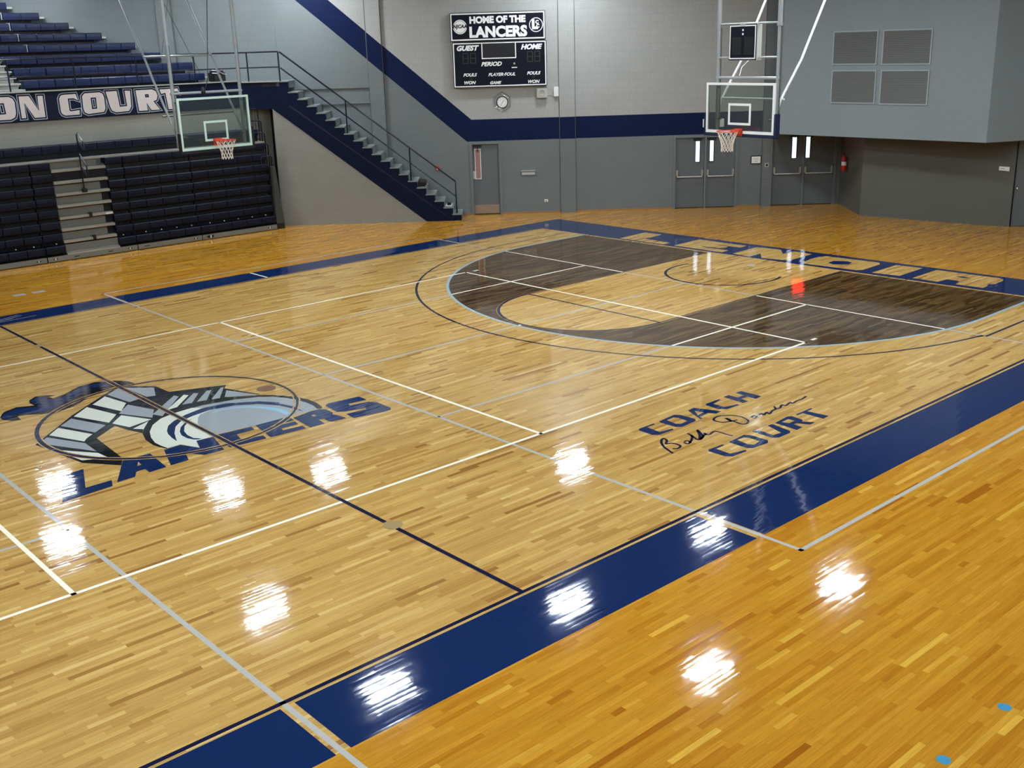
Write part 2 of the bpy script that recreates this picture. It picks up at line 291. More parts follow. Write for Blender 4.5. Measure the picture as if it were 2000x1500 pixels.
TR = json.loads('''{"LANCERS":{"L":[[[-2.073,-1.305],[-1.779,-1.278],[-2.0,-1.921],[-1.671,-1.913],[-1.74,-2.107],[-2.372,-2.173]]],"A":[[[-1.295,-1.353],[-0.934,-1.375],[-0.992,-1.99],[-1.224,-2.007],[-1.216,-1.861],[-1.337,-1.869],[-1.417,-2.019],[-1.651,-2.033]],[[-1.171,-1.544],[-1.187,-1.681],[-1.248,-1.693]]],"N":[[[-0.745,-1.384],[-0.501,-1.36],[-0.369,-1.667],[-0.28,-1.379],[-0.042,-1.398],[-0.171,-1.962],[-0.447,-1.953],[-0.592,-1.695],[-0.677,-1.965],[-0.925,-1.981]]],"C":[[[0.043,-1.362],[0.53,-1.413],[0.506,-1.549],[0.234,-1.539],[0.178,-1.782],[0.467,-1.855],[0.444,-1.989],[-0.072,-1.943],[-0.073,-1.844]]],"E":[[[0.597,-1.401],[1.129,-1.423],[1.096,-1.613],[0.729,-1.59],[0.725,-1.639],[1.08,-1.662],[1.052,-1.797],[0.79,-1.786],[0.766,-1.871],[1.056,-1.9],[1.034,-2.033],[0.507,-1.99]]],"R":[[[1.144,-1.511],[1.484,-1.443],[1.618,-1.452],[1.674,-1.539],[1.67,-1.72],[1.619,-1.798],[1.649,-1.881],[1.669,-2.073],[1.445,-2.048],[1.414,-1.99],[1.435,-1.871],[1.353,-1.851],[1.325,-2.056],[1.097,-2.037]],[[1.378,-1.593],[1.434,-1.612],[1.432,-1.677],[1.376,-1.685]]],"S":[[[1.784,-1.356],[1.855,-1.321],[2.352,-1.383],[2.347,-1.595],[2.047,-1.565],[2.017,-1.643],[2.306,-1.708],[2.381,-1.811],[2.372,-2.175],[2.323,-2.24],[2.217,-2.25],[1.746,-2.154],[1.769,-1.931],[2.087,-1.963],[2.115,-1.912],[1.797,-1.803],[1.731,-1.733],[1.757,-1.409]]]},"LENOIR":{"L":[[[14.841,4.854],[15.915,4.911],[15.945,4.339],[15.197,4.286],[15.144,3.383],[14.857,3.363]]],"E":[[[14.911,3.075],[15.991,3.109],[16.013,1.635],[15.711,1.607],[15.694,2.004],[15.688,2.52],[15.659,2.225],[15.633,1.918],[15.343,1.865],[15.261,2.502],[15.203,2.251],[15.241,1.6],[14.93,1.574]]],"N":[[[14.971,1.271],[16.037,1.331],[16.099,0.676],[15.695,0.348],[16.123,0.306],[16.084,-0.212],[15.076,-0.251],[14.956,0.427],[15.386,0.762],[14.901,0.751]]],"O":[[[15.141,-0.605],[15.574,-0.516],[15.968,-0.523],[16.081,-0.582],[16.151,-1.756],[16.159,-1.916],[16.011,-2.033],[15.446,-2.073],[15.212,-2.073],[15.099,-1.98],[14.999,-0.734]],[[15.449,-1.054],[15.693,-1.048],[15.848,-1.312],[15.763,-1.481],[15.522,-1.515],[15.332,-1.256]]],"I":[[[15.081,-2.37],[16.149,-2.346],[16.21,-2.95],[15.151,-2.989]]],"R":[[[15.131,-3.292],[16.212,-3.273],[16.247,-4.642],[16.184,-4.757],[16.022,-4.815],[15.636,-4.825],[15.525,-4.742],[15.375,-4.805],[15.154,-4.818],[15.129,-4.252],[15.4,-4.203],[15.474,-4.104],[15.458,-3.897],[15.116,-3.868]],[[15.852,-3.876],[15.928,-4.018],[15.866,-4.228],[15.795,-4.067]]]},"COACH":{"C":[[[4.172,-5.371],[4.469,-5.371],[4.458,-5.412],[4.3,-5.409],[4.27,-5.654],[4.492,-5.69],[4.469,-5.73],[4.171,-5.72],[4.121,-5.655],[4.127,-5.421]]],"O":[[[4.588,-5.37],[4.938,-5.344],[4.995,-5.418],[5.003,-5.661],[4.94,-5.722],[4.632,-5.74],[4.571,-5.683],[4.562,-5.422]],[[4.697,-5.417],[4.846,-5.412],[4.881,-5.463],[4.864,-5.642],[4.715,-5.651],[4.668,-5.601]]],"A":[[[5.21,-5.366],[5.356,-5.348],[5.506,-5.723],[5.371,-5.735],[5.321,-5.632],[5.114,-5.656],[5.095,-5.718],[5.038,-5.725]],[[5.261,-5.441],[5.301,-5.575],[5.147,-5.594]]],"K":[[[5.599,-5.367],[5.9,-5.368],[5.898,-5.41],[5.684,-5.436],[5.681,-5.638],[5.91,-5.7],[5.884,-5.745],[5.624,-5.721],[5.55,-5.62],[5.567,-5.407]]],"H":[[[6.03,-5.354],[6.153,-5.355],[6.146,-5.517],[6.301,-5.521],[6.305,-5.362],[6.426,-5.373],[6.431,-5.73],[6.278,-5.742],[6.277,-5.604],[6.131,-5.584],[6.116,-5.734],[6.0,-5.721]]]},"COURT":{"C":[[[4.197,-6.528],[4.476,-6.539],[4.465,-6.575],[4.291,-6.58],[4.275,-6.809],[4.516,-6.872],[4.493,-6.906],[4.222,-6.893],[4.16,-6.819],[4.158,-6.573]]],"O":[[[4.612,-6.539],[4.947,-6.525],[4.999,-6.604],[4.994,-6.867],[4.913,-6.926],[4.634,-6.898],[4.58,-6.842],[4.585,-6.582]],[[4.737,-6.574],[4.865,-6.586],[4.903,-6.638],[4.892,-6.815],[4.742,-6.836],[4.698,-6.772]]],"U":[[[5.126,-6.519],[5.23,-6.52],[5.199,-6.802],[5.343,-6.828],[5.455,-6.531],[5.544,-6.548],[5.486,-6.866],[5.423,-6.913],[5.174,-6.911],[5.108,-6.853]]],"R":[[[5.609,-6.544],[5.928,-6.512],[5.994,-6.548],[5.966,-6.742],[5.901,-6.773],[5.994,-6.918],[5.87,-6.918],[5.798,-6.763],[5.733,-6.754],[5.715,-6.904],[5.572,-6.913]],[[5.697,-6.59],[5.857,-6.579],[5.865,-6.682],[5.726,-6.687]]],"T":[[[6.08,-6.544],[6.463,-6.543],[6.447,-6.577],[6.311,-6.58],[6.342,-6.904],[6.194,-6.916],[6.202,-6.583],[6.085,-6.577]]]},"SIGN":[[[3.793,-6.289],[3.84,-6.166],[3.899,-6.041],[4.004,-5.913],[4.093,-5.855],[4.127,-5.859],[4.086,-5.938],[3.99,-6.006],[4.061,-6.045],[4.075,-6.137],[4.048,-6.197],[3.967,-6.218],[3.91,-6.182]],[[4.188,-6.136],[4.182,-6.207],[4.253,-6.186],[4.266,-6.128],[4.209,-6.128]],[[4.485,-5.957],[4.426,-6.082],[4.227,-6.207]],[[4.466,-6.03],[4.388,-6.207],[4.511,-6.141],[4.674,-5.966],[4.539,-6.169],[4.403,-6.222],[4.653,-6.134]],[[4.645,-6.094],[4.63,-6.19],[4.771,-6.163],[4.811,-6.206],[4.807,-6.339],[4.816,-6.442]],[[5.255,-6.09],[5.306,-5.955],[5.319,-6.022]],[[5.363,-6.103],[5.234,-6.068],[5.143,-6.005],[5.13,-5.89],[5.216,-5.832],[5.336,-5.836],[5.46,-5.933],[5.498,-6.077],[5.443,-6.221],[5.343,-6.282],[5.268,-6.249],[5.284,-6.087],[5.303,-5.938]],[[5.587,-6.171],[5.575,-6.227],[5.642,-6.216],[5.659,-6.165],[5.58,-6.177]],[[5.634,-6.221],[5.805,-6.182],[5.772,-6.243],[5.894,-6.206],[5.863,-6.271],[5.996,-6.224],[6.096,-6.209],[6.173,-6.127]],[[6.096,-6.209],[6.179,-6.226],[6.302,-6.169],[6.314,-6.226],[6.474,-6.192],[6.462,-6.238],[6.602,-6.217],[6.715,-6.226],[6.865,-6.196]]],"EMB":[["black",[[-0.69,-1.366],[-0.741,-1.225],[-0.765,-1.075],[-0.749,-0.818],[-0.668,-0.528],[-0.497,-0.22],[-0.279,0.008],[-0.038,0.123],[0.305,0.168],[0.668,0.1],[0.978,0.045],[1.341,-0.18],[1.559,-0.415],[1.461,-0.31],[1.575,-0.479],[1.678,-0.665],[1.748,-0.925],[1.747,-1.178],[1.704,-1.381],[1.661,-1.449],[1.607,-1.413],[1.415,-1.422],[1.201,-1.416],[0.597,-1.401],[0.538,-1.387],[0.052,-1.333],[-0.035,-1.383],[-0.273,-1.364],[-0.37,-1.645],[-0.491,-1.339],[-0.683,-1.352]]],["grey",[[-0.677,-1.337],[-0.7,-1.187],[-0.707,-1.023],[-0.655,-0.778],[-0.566,-0.539],[-0.418,-0.303],[-0.211,-0.116],[0.081,-0.03],[0.486,0.002],[0.967,-0.105],[1.294,-0.265],[1.565,-0.527],[1.424,-0.375],[1.527,-0.561],[1.611,-0.777],[1.647,-1.043],[1.643,-1.233],[1.603,-1.398],[1.607,-1.413],[1.415,-1.422],[1.201,-1.416],[0.597,-1.401],[0.538,-1.387],[0.052,-1.333],[-0.035,-1.383],[-0.273,-1.364],[-0.37,-1.645],[-0.491,-1.339],[-0.683,-1.352]]],["white",[[-0.677,-1.337],[-0.7,-1.187],[-0.707,-1.023],[-0.655,-0.778],[-0.566,-0.539],[-0.418,-0.303],[-0.211,-0.116],[0.03,-0.03],[0.329,0.004],[0.569,-0.252],[0.279,-0.374],[0.107,-0.657],[0.027,-1.043],[0.048,-1.329],[-0.035,-1.383],[-0.273,-1.364],[-0.37,-1.645],[-0.491,-1.339]]],["navy",[[-0.47,-1.194],[-0.462,-1.027],[-0.429,-0.828],[-0.381,-0.686],[-0.277,-0.501],[-0.125,-0.36],[0.115,-0.226],[0.423,-0.124],[0.79,-0.183],[1.183,-0.462],[1.368,-0.744],[1.337,-0.767],[1.416,-1.056],[1.401,-1.355],[1.383,-1.293],[1.353,-1.115],[1.287,-0.853],[1.146,-0.62],[1.118,-0.578],[0.829,-0.364],[0.473,-0.285],[0.182,-0.35],[-0.05,-0.44],[-0.219,-0.613],[-0.351,-0.862],[-0.426,-1.065]]],["navy",[[0.104,-0.459],[-0.033,-0.534],[-0.174,-0.685],[-0.269,-0.852],[-0.319,-1.014],[-0.319,-1.177],[-0.28,-1.293],[-0.24,-1.334],[-0.177,-1.341],[-0.253,-1.238],[-0.258,-1.064],[-0.219,-0.881],[-0.121,-0.691],[-0.008,-0.56]]],["grey",[[0.288,-0.357],[0.186,-0.484],[0.066,-0.715],[0.003,-1.042],[0.004,-1.211],[0.052,-1.333],[0.538,-1.387],[0.597,-1.401],[1.121,-1.414],[1.197,-1.349],[1.244,-1.161],[1.202,-0.954],[1.088,-0.723],[0.924,-0.532],[0.919,-0.571],[0.67,-0.414],[0.437,-0.356]]],["sky",[[0.397,-0.435],[0.591,-0.438],[0.764,-0.487],[0.952,-0.633],[0.944,-0.641],[1.057,-0.827],[1.134,-1.07],[1.136,-1.389],[1.203,-1.356],[1.245,-1.135],[1.211,-0.937],[1.094,-0.713],[0.979,-0.579],[0.934,-0.543],[0.788,-0.442],[0.574,-0.394]]],["black",[[-1.865,1.691],[-1.787,1.848],[-1.717,1.937],[-1.524,2.024],[-1.298,1.907],[-1.314,2.067],[-1.27,2.222],[-1.132,2.356],[-0.988,2.303],[-0.87,2.176],[-0.992,2.187],[-0.963,2.056],[-0.772,2.131],[-0.464,2.372],[-0.182,2.418],[0.091,2.26],[0.229,2.071],[0.251,1.867],[0.204,1.758],[0.038,1.811],[-0.072,1.93],[-0.367,1.786],[-0.558,1.692],[-0.807,1.468],[-1.036,1.349],[-1.197,1.303],[-1.374,1.41],[-1.543,1.536],[-1.66,1.554],[-1.676,1.349],[-1.782,1.41],[-1.872,1.558]]],["navy",[[-1.852,1.678],[-1.78,1.814],[-1.548,1.95],[-1.302,1.827],[-1.181,1.895],[-1.287,2.066],[-1.252,2.202],[-1.142,2.29],[-1.011,2.238],[-1.055,2.078],[-0.991,1.98],[-0.795,2.036],[-0.485,2.282],[-0.214,2.337],[0.055,2.207],[-0.128,2.053],[-0.347,2.165],[-0.626,1.944],[-0.869,1.734],[-1.058,1.622],[-1.274,1.492],[-1.465,1.56],[-1.641,1.666],[-1.74,1.612],[-1.755,1.496],[-1.836,1.566]]],["black",[[-0.7,1.325],[-0.008,1.924],[0.423,1.458],[0.442,1.019],[1.243,0.68],[1.133,0.538],[1.379,-0.162],[0.974,0.037],[0.664,0.093],[0.299,0.157],[-0.041,0.116],[-0.282,0.001],[-0.554,-0.308],[-0.665,-0.521],[-0.753,-0.245],[-0.815,0.067],[-1.201,-0.251],[-1.26,-1.274],[-1.378,-1.503],[-1.706,-1.039],[-1.901,0.115],[-1.068,1.004]]],["white",[[-0.656,1.278],[-0.362,1.541],[-0.264,0.972],[-0.477,0.645]]],["grey",[[-0.301,1.595],[-0.044,1.806],[0.05,1.04],[-0.212,0.974]]],["grey",[[0.039,1.748],[0.373,1.406],[0.21,0.987],[0.086,1.032]]],["white",[[-1.072,0.929],[-0.764,1.225],[-0.591,0.551],[-0.816,0.269]]],["grey",[[-0.55,0.56],[-0.279,0.876],[-0.101,0.353],[-0.281,0.011]]],["white",[[-0.797,0.198],[-0.555,0.46],[-0.321,-0.051],[-0.688,-0.142]]],["grey",[[-1.365,0.647],[-1.133,0.862],[-0.892,0.198],[-1.124,0.0]]],["white",[[-1.627,0.362],[-1.422,0.584],[-1.175,-0.042],[-1.297,-0.15],[-1.373,-0.256]]],["grey",[[-1.844,0.123],[-1.682,0.301],[-1.39,-0.33],[-1.403,-0.762]]],["white",[[-1.803,-0.256],[-1.412,-0.839],[-1.384,-1.124],[-1.672,-0.95]]],["grey",[[-0.215,0.151],[0.408,0.774],[0.443,0.678],[-0.146,-0.028]]],["white",[[0.012,0.178],[0.533,0.699],[0.577,0.622],[0.192,0.205]]],["grey",[[0.297,0.26],[0.678,0.663],[0.732,0.605],[0.437,0.223]]],["grey",[[0.516,0.223],[0.88,0.627],[0.949,0.601],[0.658,0.186]]],["grey",[[0.729,0.167],[1.103,0.601],[1.159,0.602],[0.845,0.13]]],["white",[[-0.682,-0.246],[-0.383,-0.087],[-0.583,-0.375]]],["grey",[[0.927,0.129],[1.104,0.416],[1.34,-0.156],[0.965,0.071]]]],"BANNER":[[[[2.628,4.007],[2.684,4.081],[2.774,4.098],[3.082,4.097],[3.174,4.05],[3.214,3.951],[3.206,3.694],[3.167,3.595],[3.059,3.545],[2.683,3.548],[2.614,3.597],[2.586,3.688]],[[2.805,3.952],[2.948,3.955],[2.966,3.686],[2.815,3.68]]],[[[3.327,4.095],[3.575,4.094],[3.777,3.715],[3.79,4.085],[3.92,4.082],[3.911,3.553],[3.648,3.552],[3.44,3.932],[3.433,3.561],[3.326,3.559]]],[[[4.319,3.981],[4.366,4.059],[4.44,4.078],[4.757,4.085],[4.804,3.92],[4.698,3.977],[4.543,3.98],[4.544,3.675],[4.577,3.654],[4.806,3.675],[4.791,3.559],[4.431,3.557],[4.354,3.594],[4.321,3.658]]],[[[4.92,4.018],[4.99,4.084],[5.394,4.094],[5.474,4.048],[5.497,3.952],[5.493,3.669],[5.444,3.589],[5.022,3.561],[4.931,3.609],[4.909,3.704]],[[5.136,3.967],[5.278,3.969],[5.272,3.682],[5.137,3.679]]],[[[5.556,4.102],[5.856,4.104],[5.886,3.693],[6.09,3.701],[6.07,4.1],[6.222,4.093],[6.201,3.675],[6.123,3.571],[5.765,3.557],[5.66,3.611],[5.624,3.709]]],[[[6.375,4.092],[6.843,4.098],[6.941,4.045],[6.977,3.922],[6.936,3.815],[6.84,3.783],[7.007,3.554],[6.756,3.554],[6.64,3.758],[6.651,3.551],[6.404,3.554]],[[6.618,3.977],[6.722,3.979],[6.732,3.898],[6.627,3.892]]],[[[7.052,4.083],[7.574,4.087],[7.61,3.95],[7.564,4.009],[7.455,4.005],[7.45,3.552],[7.247,3.549],[7.212,3.988],[7.089,3.965]]]],"EXTRA":[7.27,14.3,2.89]}''')
# ---------------------------------------------------------------- floor and everything painted on it
floor_o = struct(build('floor', MB().box(-20,27,-20,22,-.2,0), 'sealed_maple'), 'glossy hardwood gym floor of narrow strips, pale on the court, amber outside')
def mark(name, shapes, mat, layer, label):
    "flat paint on the floor: shapes are lists of closed loops"
    mb = MB(); z = .0004*layer
    for polys in shapes:
        v, f = fill(polys, lambda a, b: (a, b, z)); mb.add(v, f)
    o = build(name, mb, mat, floor_o); o['label'] = label
    bm = bmesh.new(); bm.from_mesh(o.data)
    for fc in bm.faces:
        if fc.normal.z < 0: fc.normal_flip()
    bm.to_mesh(o.data); bm.free(); return o
R = lambda x0, x1, y0, y1: [[(x0,y0),(x1,y0),(x1,y1),(x0,y1)]]
def bar(a, b, wd):
    Lf, Rt = stroke([a, b], wd); return [Lf+Rt[::-1]]
def arcpts(cx, cy, r, a0, a1, n=72): return [(cx+r*math.cos(a0+(a1-a0)*i/n), cy+r*math.sin(a0+(a1-a0)*i/n)) for i in range(n+1)]
def arcband(cx, cy, r0, r1, a0, a1, n=72): return [arcpts(cx,cy,r1,a0,a1,n)+arcpts(cx,cy,r0,a1,a0,n)]
Y0 = 7.62; YB0 = 7.680; YB1 = 8.497
bx = lambda y: 14.60+(7.62-y)*.024      # baseline, inside edge
bo = lambda y: 16.12+(7.62-y)*.024      # outer edge of the end band
XL = -16
# band of navy round the court: one side band each, the end band with letters left bare
GX = (2.58, 11.69, -2.60)
def side_band(sy):
    out = []; cuts = [XL, -2.665, -2.535, 2.52, 2.65] if sy < 0 else [XL, -2.65, -2.60, 2.57, 2.63]
    cuts += [11.64, 11.70] if sy < 0 else [5.93, 5.98, 11.64, 11.70]
    xs = cuts+[bx(sy*YB0)+.06]
    for i in range(0, len(xs)-1, 2): out.append(R(xs[i], xs[i+1], sy*YB0, sy*YB1))
    return out
mark('side_band', side_band(-1), 'court_navy', 1, 'wide navy band along the near sideline')
mark('side_band', side_band(1), 'court_navy', 1, 'wide navy band along the far sideline, by the bleachers')
endb = [[(bx(-YB1)+.06,-YB1),(bo(-YB1),-YB1),(bo(YB1),YB1),(bx(YB1)+.06,YB1)]]
for k in ('L','E','N','O','I','R'): endb += TR['LENOIR'][k][:1]
mark('end_band', [endb]+[[pl] for k in ('O','R') for pl in TR['LENOIR'][k][1:]], 'court_navy', 1, 'navy band behind the baseline with LENOIR in bare wood letters')
mark('boundary_line', [R(XL, 14.65, -7.645, -7.597), R(XL, 14.65, 7.60, 7.645)], 'line_navy', 2, 'thin navy sideline')
# stained area inside the three-point line, lane and free-throw circle left bare
HX, AR = 12.77, 5.92
st = [(bx(AR)-.03, AR)]+[(HX, AR)]+arcpts(HX, 0, AR, PI/2, 3*PI/2, 96)[1:-1]+[(HX,-AR),(bx(-AR)-.03,-AR)]
lane = [(bx(1.8)-.03,1.8)]+[(8.74,1.8)]+arcpts(8.74,0,1.8,PI/2,3*PI/2,60)[1:-1]+[(8.74,-1.8),(bx(-1.8)-.03,-1.8)]
up = [(bx(1.82)-.03,1.82),(bx(AR)-.03,AR),(HX,AR)]+arcpts(HX,0,AR,PI/2,PI,60)[1:]+[(6.90,0)]+arcpts(8.74,0,1.84,PI,PI/2,40)[1:]
dn = [(q[0]+(0 if q[0] < 14 else .024*(q[1]*2)), -q[1]) for q in up]
mark('stained_area', [[up],[dn]], 'dark_stained_maple', 1, 'dark walnut-stained boards inside the three-point arc')
mark('inner_arc_line', [[[(bx(AR)-.03,AR),(HX,AR)]+arcpts(HX,0,AR,PI/2,3*PI/2,96)+[(HX,-AR),(bx(-AR)-.03,-AR),(bx(-AR)-.03,-AR-.06),(HX,-AR-.06)]+arcpts(HX,0,AR+.06,3*PI/2,PI/2,96)+[(HX,AR+.06),(bx(AR)-.03,AR+.06)]]], 'line_sky', 3, 'pale blue-grey line edging the stained area')
r0, r1 = 6.53, 6.58
mark('three_point_line', [[[(bx(6.5)-.03,r0),(12.68,r0)]+arcpts(12.68,0,r0,PI/2,PI*1.452,96)+[(11.66,-6.53),(bx(-6.5)-.03,-6.53),(bx(-6.5)-.03,-6.58),(11.64,-6.58)]+arcpts(12.68,0,r1,PI*1.452,PI/2,96)+[(12.68,r1),(bx(6.5)-.03,r1)]]], 'line_navy', 3, 'thin navy three-point line outside the stained area')
mark('lane_line', [R(8.74,bx(0)-.03,1.78,1.82), R(8.74,bx(0)+.02,-1.82,-1.78), R(8.72,8.77,-1.8,1.8), arcband(8.74,0,1.77,1.83,PI/2,3*PI/2)], 'line_navy', 3, 'navy free-throw lane and circle')
mark('restricted_arc', [arcband(13.02,.05,1.24,1.30,PI*.42,PI*1.62)], 'line_navy', 3, 'short navy arc under the basket')
# main volleyball court, white
VL, VW, VA = 9.35, 4.572, 3.16; t = .052
mark('volleyball_line', [R(-VL,VL,-VW,-VW+t),R(-VL,VL,VW-t,VW),R(VL-t,VL,-VW,VW),R(-VL,-VL+t,-VW,VW),R(VA-t,VA,-VW,VW),R(-VA,-VA+t,-VW,VW),R(9.52,9.66,-4.56,-4.50),R(9.54,9.68,4.50,4.56)], 'line_white', 4, 'white volleyball court lines')
# crosswise practice courts, grey on pale wood, white over the stain
GW = 9.105
def on_stain(x, y): return x > 6.85 and math.hypot(min(x-HX,0), y) < AR and not (abs(y) < 1.8 and x > 8.74) and not math.hypot(x-8.74, y) < 1.82
grey, white = [], []
def gline(x0, y0, x1, y1, wd):
    n = int(max(abs(x1-x0), abs(y1-y0))/.05)+1; runs = []; cur = None
    for i in range(n):
        a = (x0+(x1-x0)*i/n, y0+(y1-y0)*i/n); b = (x0+(x1-x0)*(i+1)/n, y0+(y1-y0)*(i+1)/n)
        k = on_stain((a[0]+b[0])/2, (a[1]+b[1])/2)
        if cur and cur[0] == k: cur[2] = b
        else: cur = [k, a, b]; runs.append(cur)
    for k, a, b in runs: (white if k else grey).append(bar(a, b, wd))
gline(2.607,-9,2.607,9,.052); gline(11.665,-9,11.665,9,.045); gline(2.58,9-.025,11.69,9-.025,.05); gline(2.58,-9+.025,11.69,-9+.025,.052)
for y in (3.0,0,-3.0): gline(2.6, y, 11.67, y, .048)
gline(-2.607,-9,-2.607,9,.052); gline(-2.58,-9+.025,-11.7,-9+.025,.052)
for y in (3.0,-3.0): gline(-2.6, y, -11.67, y, .048)
mark('practice_court_line', grey, 'line_grey', 2, 'pale grey lines of the crosswise practice courts')
mark('practice_court_line', white, 'line_white', 2, 'white stretches of practice court line over the stained boards')
mark('cross_tick', [R(5.93,5.98,7.70,8.48)], 'line_white', 2, 'short pale tick across the far navy band')
# centre emblem: shield and plain faceted plates, then word, then circle and centre line
PAL = {'black': 'court_black', 'grey': 'emblem_grey', 'white': 'emblem_white', 'navy': 'court_navy', 'sky': 'court_sky'}
NAMES = ['shield_outline','shield_rim','shield_rim_highlight','shield_stripe','shield_crescent','shield_face','shield_glint','ribbon_outline','ribbon','facet_backing']
for i, (col, pts) in enumerate(TR['EMB']):
    nm = NAMES[i] if i < len(NAMES) else 'emblem_facet'
    lay = [2,3,4,5,5,5,6,2,3,2][i] if i < 10 else 3+.2*(i % 3)
    mark(nm, [[pts]], PAL[col], lay, f"{ {'navy':'navy','sky':'sky blue'}.get(col,col) } {nm.replace('_',' ')} of the painted centre-court emblem")
for i, k in enumerate('L A N C E R S'.split()):
    mark('emblem_letter', [TR['LANCERS'][k]], 'court_navy', 8, f'navy block letter {k} of LANCERS at centre court')
mark('circle_edge', [arcband(0,0,1.765,1.785,0,2*PI,128), arcband(0,0,1.845,1.865,0,2*PI,128)], 'bare_maple', 9, 'thin bare-wood edges of the centre circle')
mark('centre_circle', [arcband(0,0,1.785,1.845,PI*.62,PI*1.28,60), arcband(0,0,1.80,1.835,-PI*.72,PI*.62,90)], 'line_navy', 9, 'thin navy centre circle')
mark('centre_line_edge', [R(-.047,-.03,-2.4,2.3), R(.03,.047,-2.4,2.3)], 'bare_maple', 9, 'thin bare-wood edges of the centre line over the emblem')
mark('centre_line', [R(-.026,.026,-Y0,-5.60), R(-.026,.026,-5.37,5.38), R(-.026,.026,5.58,Y0)], 'line_navy', 9.5, 'navy centre line')
for y in (-5.49, 5.485):
    o = build('net_post_cover', MB().lathe((.02,y,0), (0,0,1), [(.11,0),(.11,.003),(.075,.0035),(.07,.003),(.0,.003)], 32), 'court_brass', floor_o, smooth=True); o['label'] = 'round brass volleyball post cover'
o = build('medallion', MB().lathe((1.583,.03,0), (0,0,1), [(.15,0),(.15,.002),(.10,.003),(.03,.003),(0,.004)], 32), 'court_brown', floor_o); o['label'] = 'round brown floor plate by the emblem'
o = build('floor_socket', MB().lathe((14.10,.09,0), (0,0,1), [(.09,0),(.09,.003),(0,.003)], 24), 'line_grey', floor_o); o['label'] = 'round grey floor socket under the basket'
for i, (x, y) in enumerate([(1.406,-11.619),(.47,-11.61)]):
    o = build('floor_dot', MB().lathe((x,y,0), (0,0,1), [(.052,0),(.052,.001),(0,.001)], 24), 'court_blue', floor_o); o['label'] = 'small blue dot on the amber boards'
for x, y in [(1.27,10.365),(1.69,10.35)]:
    o = build('floor_plate', MB().box(x-.13,x+.13,y-.1,y+.1,0,.002), 'line_grey', floor_o); o['label'] = 'grey rectangular floor plate before the bleachers'
mark('band_mark', [bar((.03,8.12),(.58,8.36),.018), bar((.03,8.02),(.62,8.26),.018), bar((-.2,7.95),(.83,8.02),.016), bar((-.2,8.1),(.4,8.1),.016)], 'line_grey', 2, 'thin pale strokes on the far navy band')
# named-court lettering
for wd in ('COACH', 'COURT'):
    for k in TR[wd]:
        kk = 'C' if k == 'K' else k
        mark('court_letter', [TR[wd][k]], 'court_navy', 2, f'navy letter {kk} of {wd} by the near sideline')
sig = []
for pts in TR['SIGN']:
    sm = smooth_line([tuple(q) for q in pts]); Lf, Rt = stroke(sm, .034)
    for i in range(len(sm)-1): sig.append((Lf[i],Lf[i+1],Rt[i+1],Rt[i]))
mb = MB()
for q in sig: mb.add([(a,b,.0008) for a,b in q], [(0,1,2,3)])
o = build('signature', mb, 'line_navy', floor_o); o['label'] = 'handwritten navy signature between COACH and COURT'

# ---------------------------------------------------------------- room shell
def poly_wall(name, faces, label, parent=None):
    "faces: (list of 3-D points, material, thickness vector)"
    mb = MB(); ml = []
    for pts, mt, vec in faces:
        if mt not in ml: ml.append(mt)
        mb.cur = ml.index(mt); mb.prism(pts, vec)
    return struct(build(name, mb, None, parent, mats=ml), label)
H = 7.7
def wf(poly, mt, off=0., th=.25): return ([Wp(s, off, z) for s, z in poly], mt, Vector((WN[0],WN[1],0))*-th)
SB = lambda s: 2.21-(s+.11)*.867          # slanted band, lower edge
ST = lambda s: 2.85-(s-.05)*.871
sTop = -.11-(H-2.21)/.867; sTop2 = .05-(H-2.85)/.871
D1, D2, D3 = (0,.86), (6.15,8.02), (9.08,11.02)
low = []
def seg(s0, s1, z0, z1, mt='block_grey'): low.append(wf([(s0,z0),(s1,z0),(s1,z1),(s0,z1)], mt))
faces = [wf([(-14.2,0),(-5.4,0),(-5.4,SB(-5.4)),(sTop,H),(-14.2,H)], 'block_grey'),
         wf([(-5.4,0),(D1[0],0),(D1[0],2.21),(-.11,2.21),(-5.4,SB(-5.4))], 'block_grey'),
         wf([(D1[0],2.14),(D1[1],2.14),(D1[1],2.21),(D1[0],2.21)], 'block_grey'),
         wf([(D1[1],0),(D2[0],0),(D2[0],2.21),(D1[1],2.21)], 'block_grey'),
         wf([(D2[0],2.15),(D2[1],2.15),(D2[1],2.21),(D2[0],2.21)], 'block_grey'),
         wf([(D2[1],0),(D3[0],0),(D3[0],2.21),(D2[1],2.21)], 'block_grey'),
         wf([(D3[0],2.15),(D3[1],2.15),(D3[1],2.21),(D3[0],2.21)], 'block_grey'), wf([(D3[1],0),(11.25,0),(11.25,2.21),(D3[1],2.21)], 'block_grey'),
         wf([(sTop,H),(-.11,2.21),(8.78,2.21),(8.78,2.85),(.05,2.85),(sTop2,H)], 'block_navy'),
         wf([(sTop2,H),(.05,2.85),(8.78,2.85),(8.78,H)], 'block_light'),
         wf([(8.78,2.21),(11.25,2.21),(11.25,H),(8.78,H)], 'block_grey')]
poly_wall('wall_corner', faces, 'diagonal painted block wall, grey below and pale above a navy band')
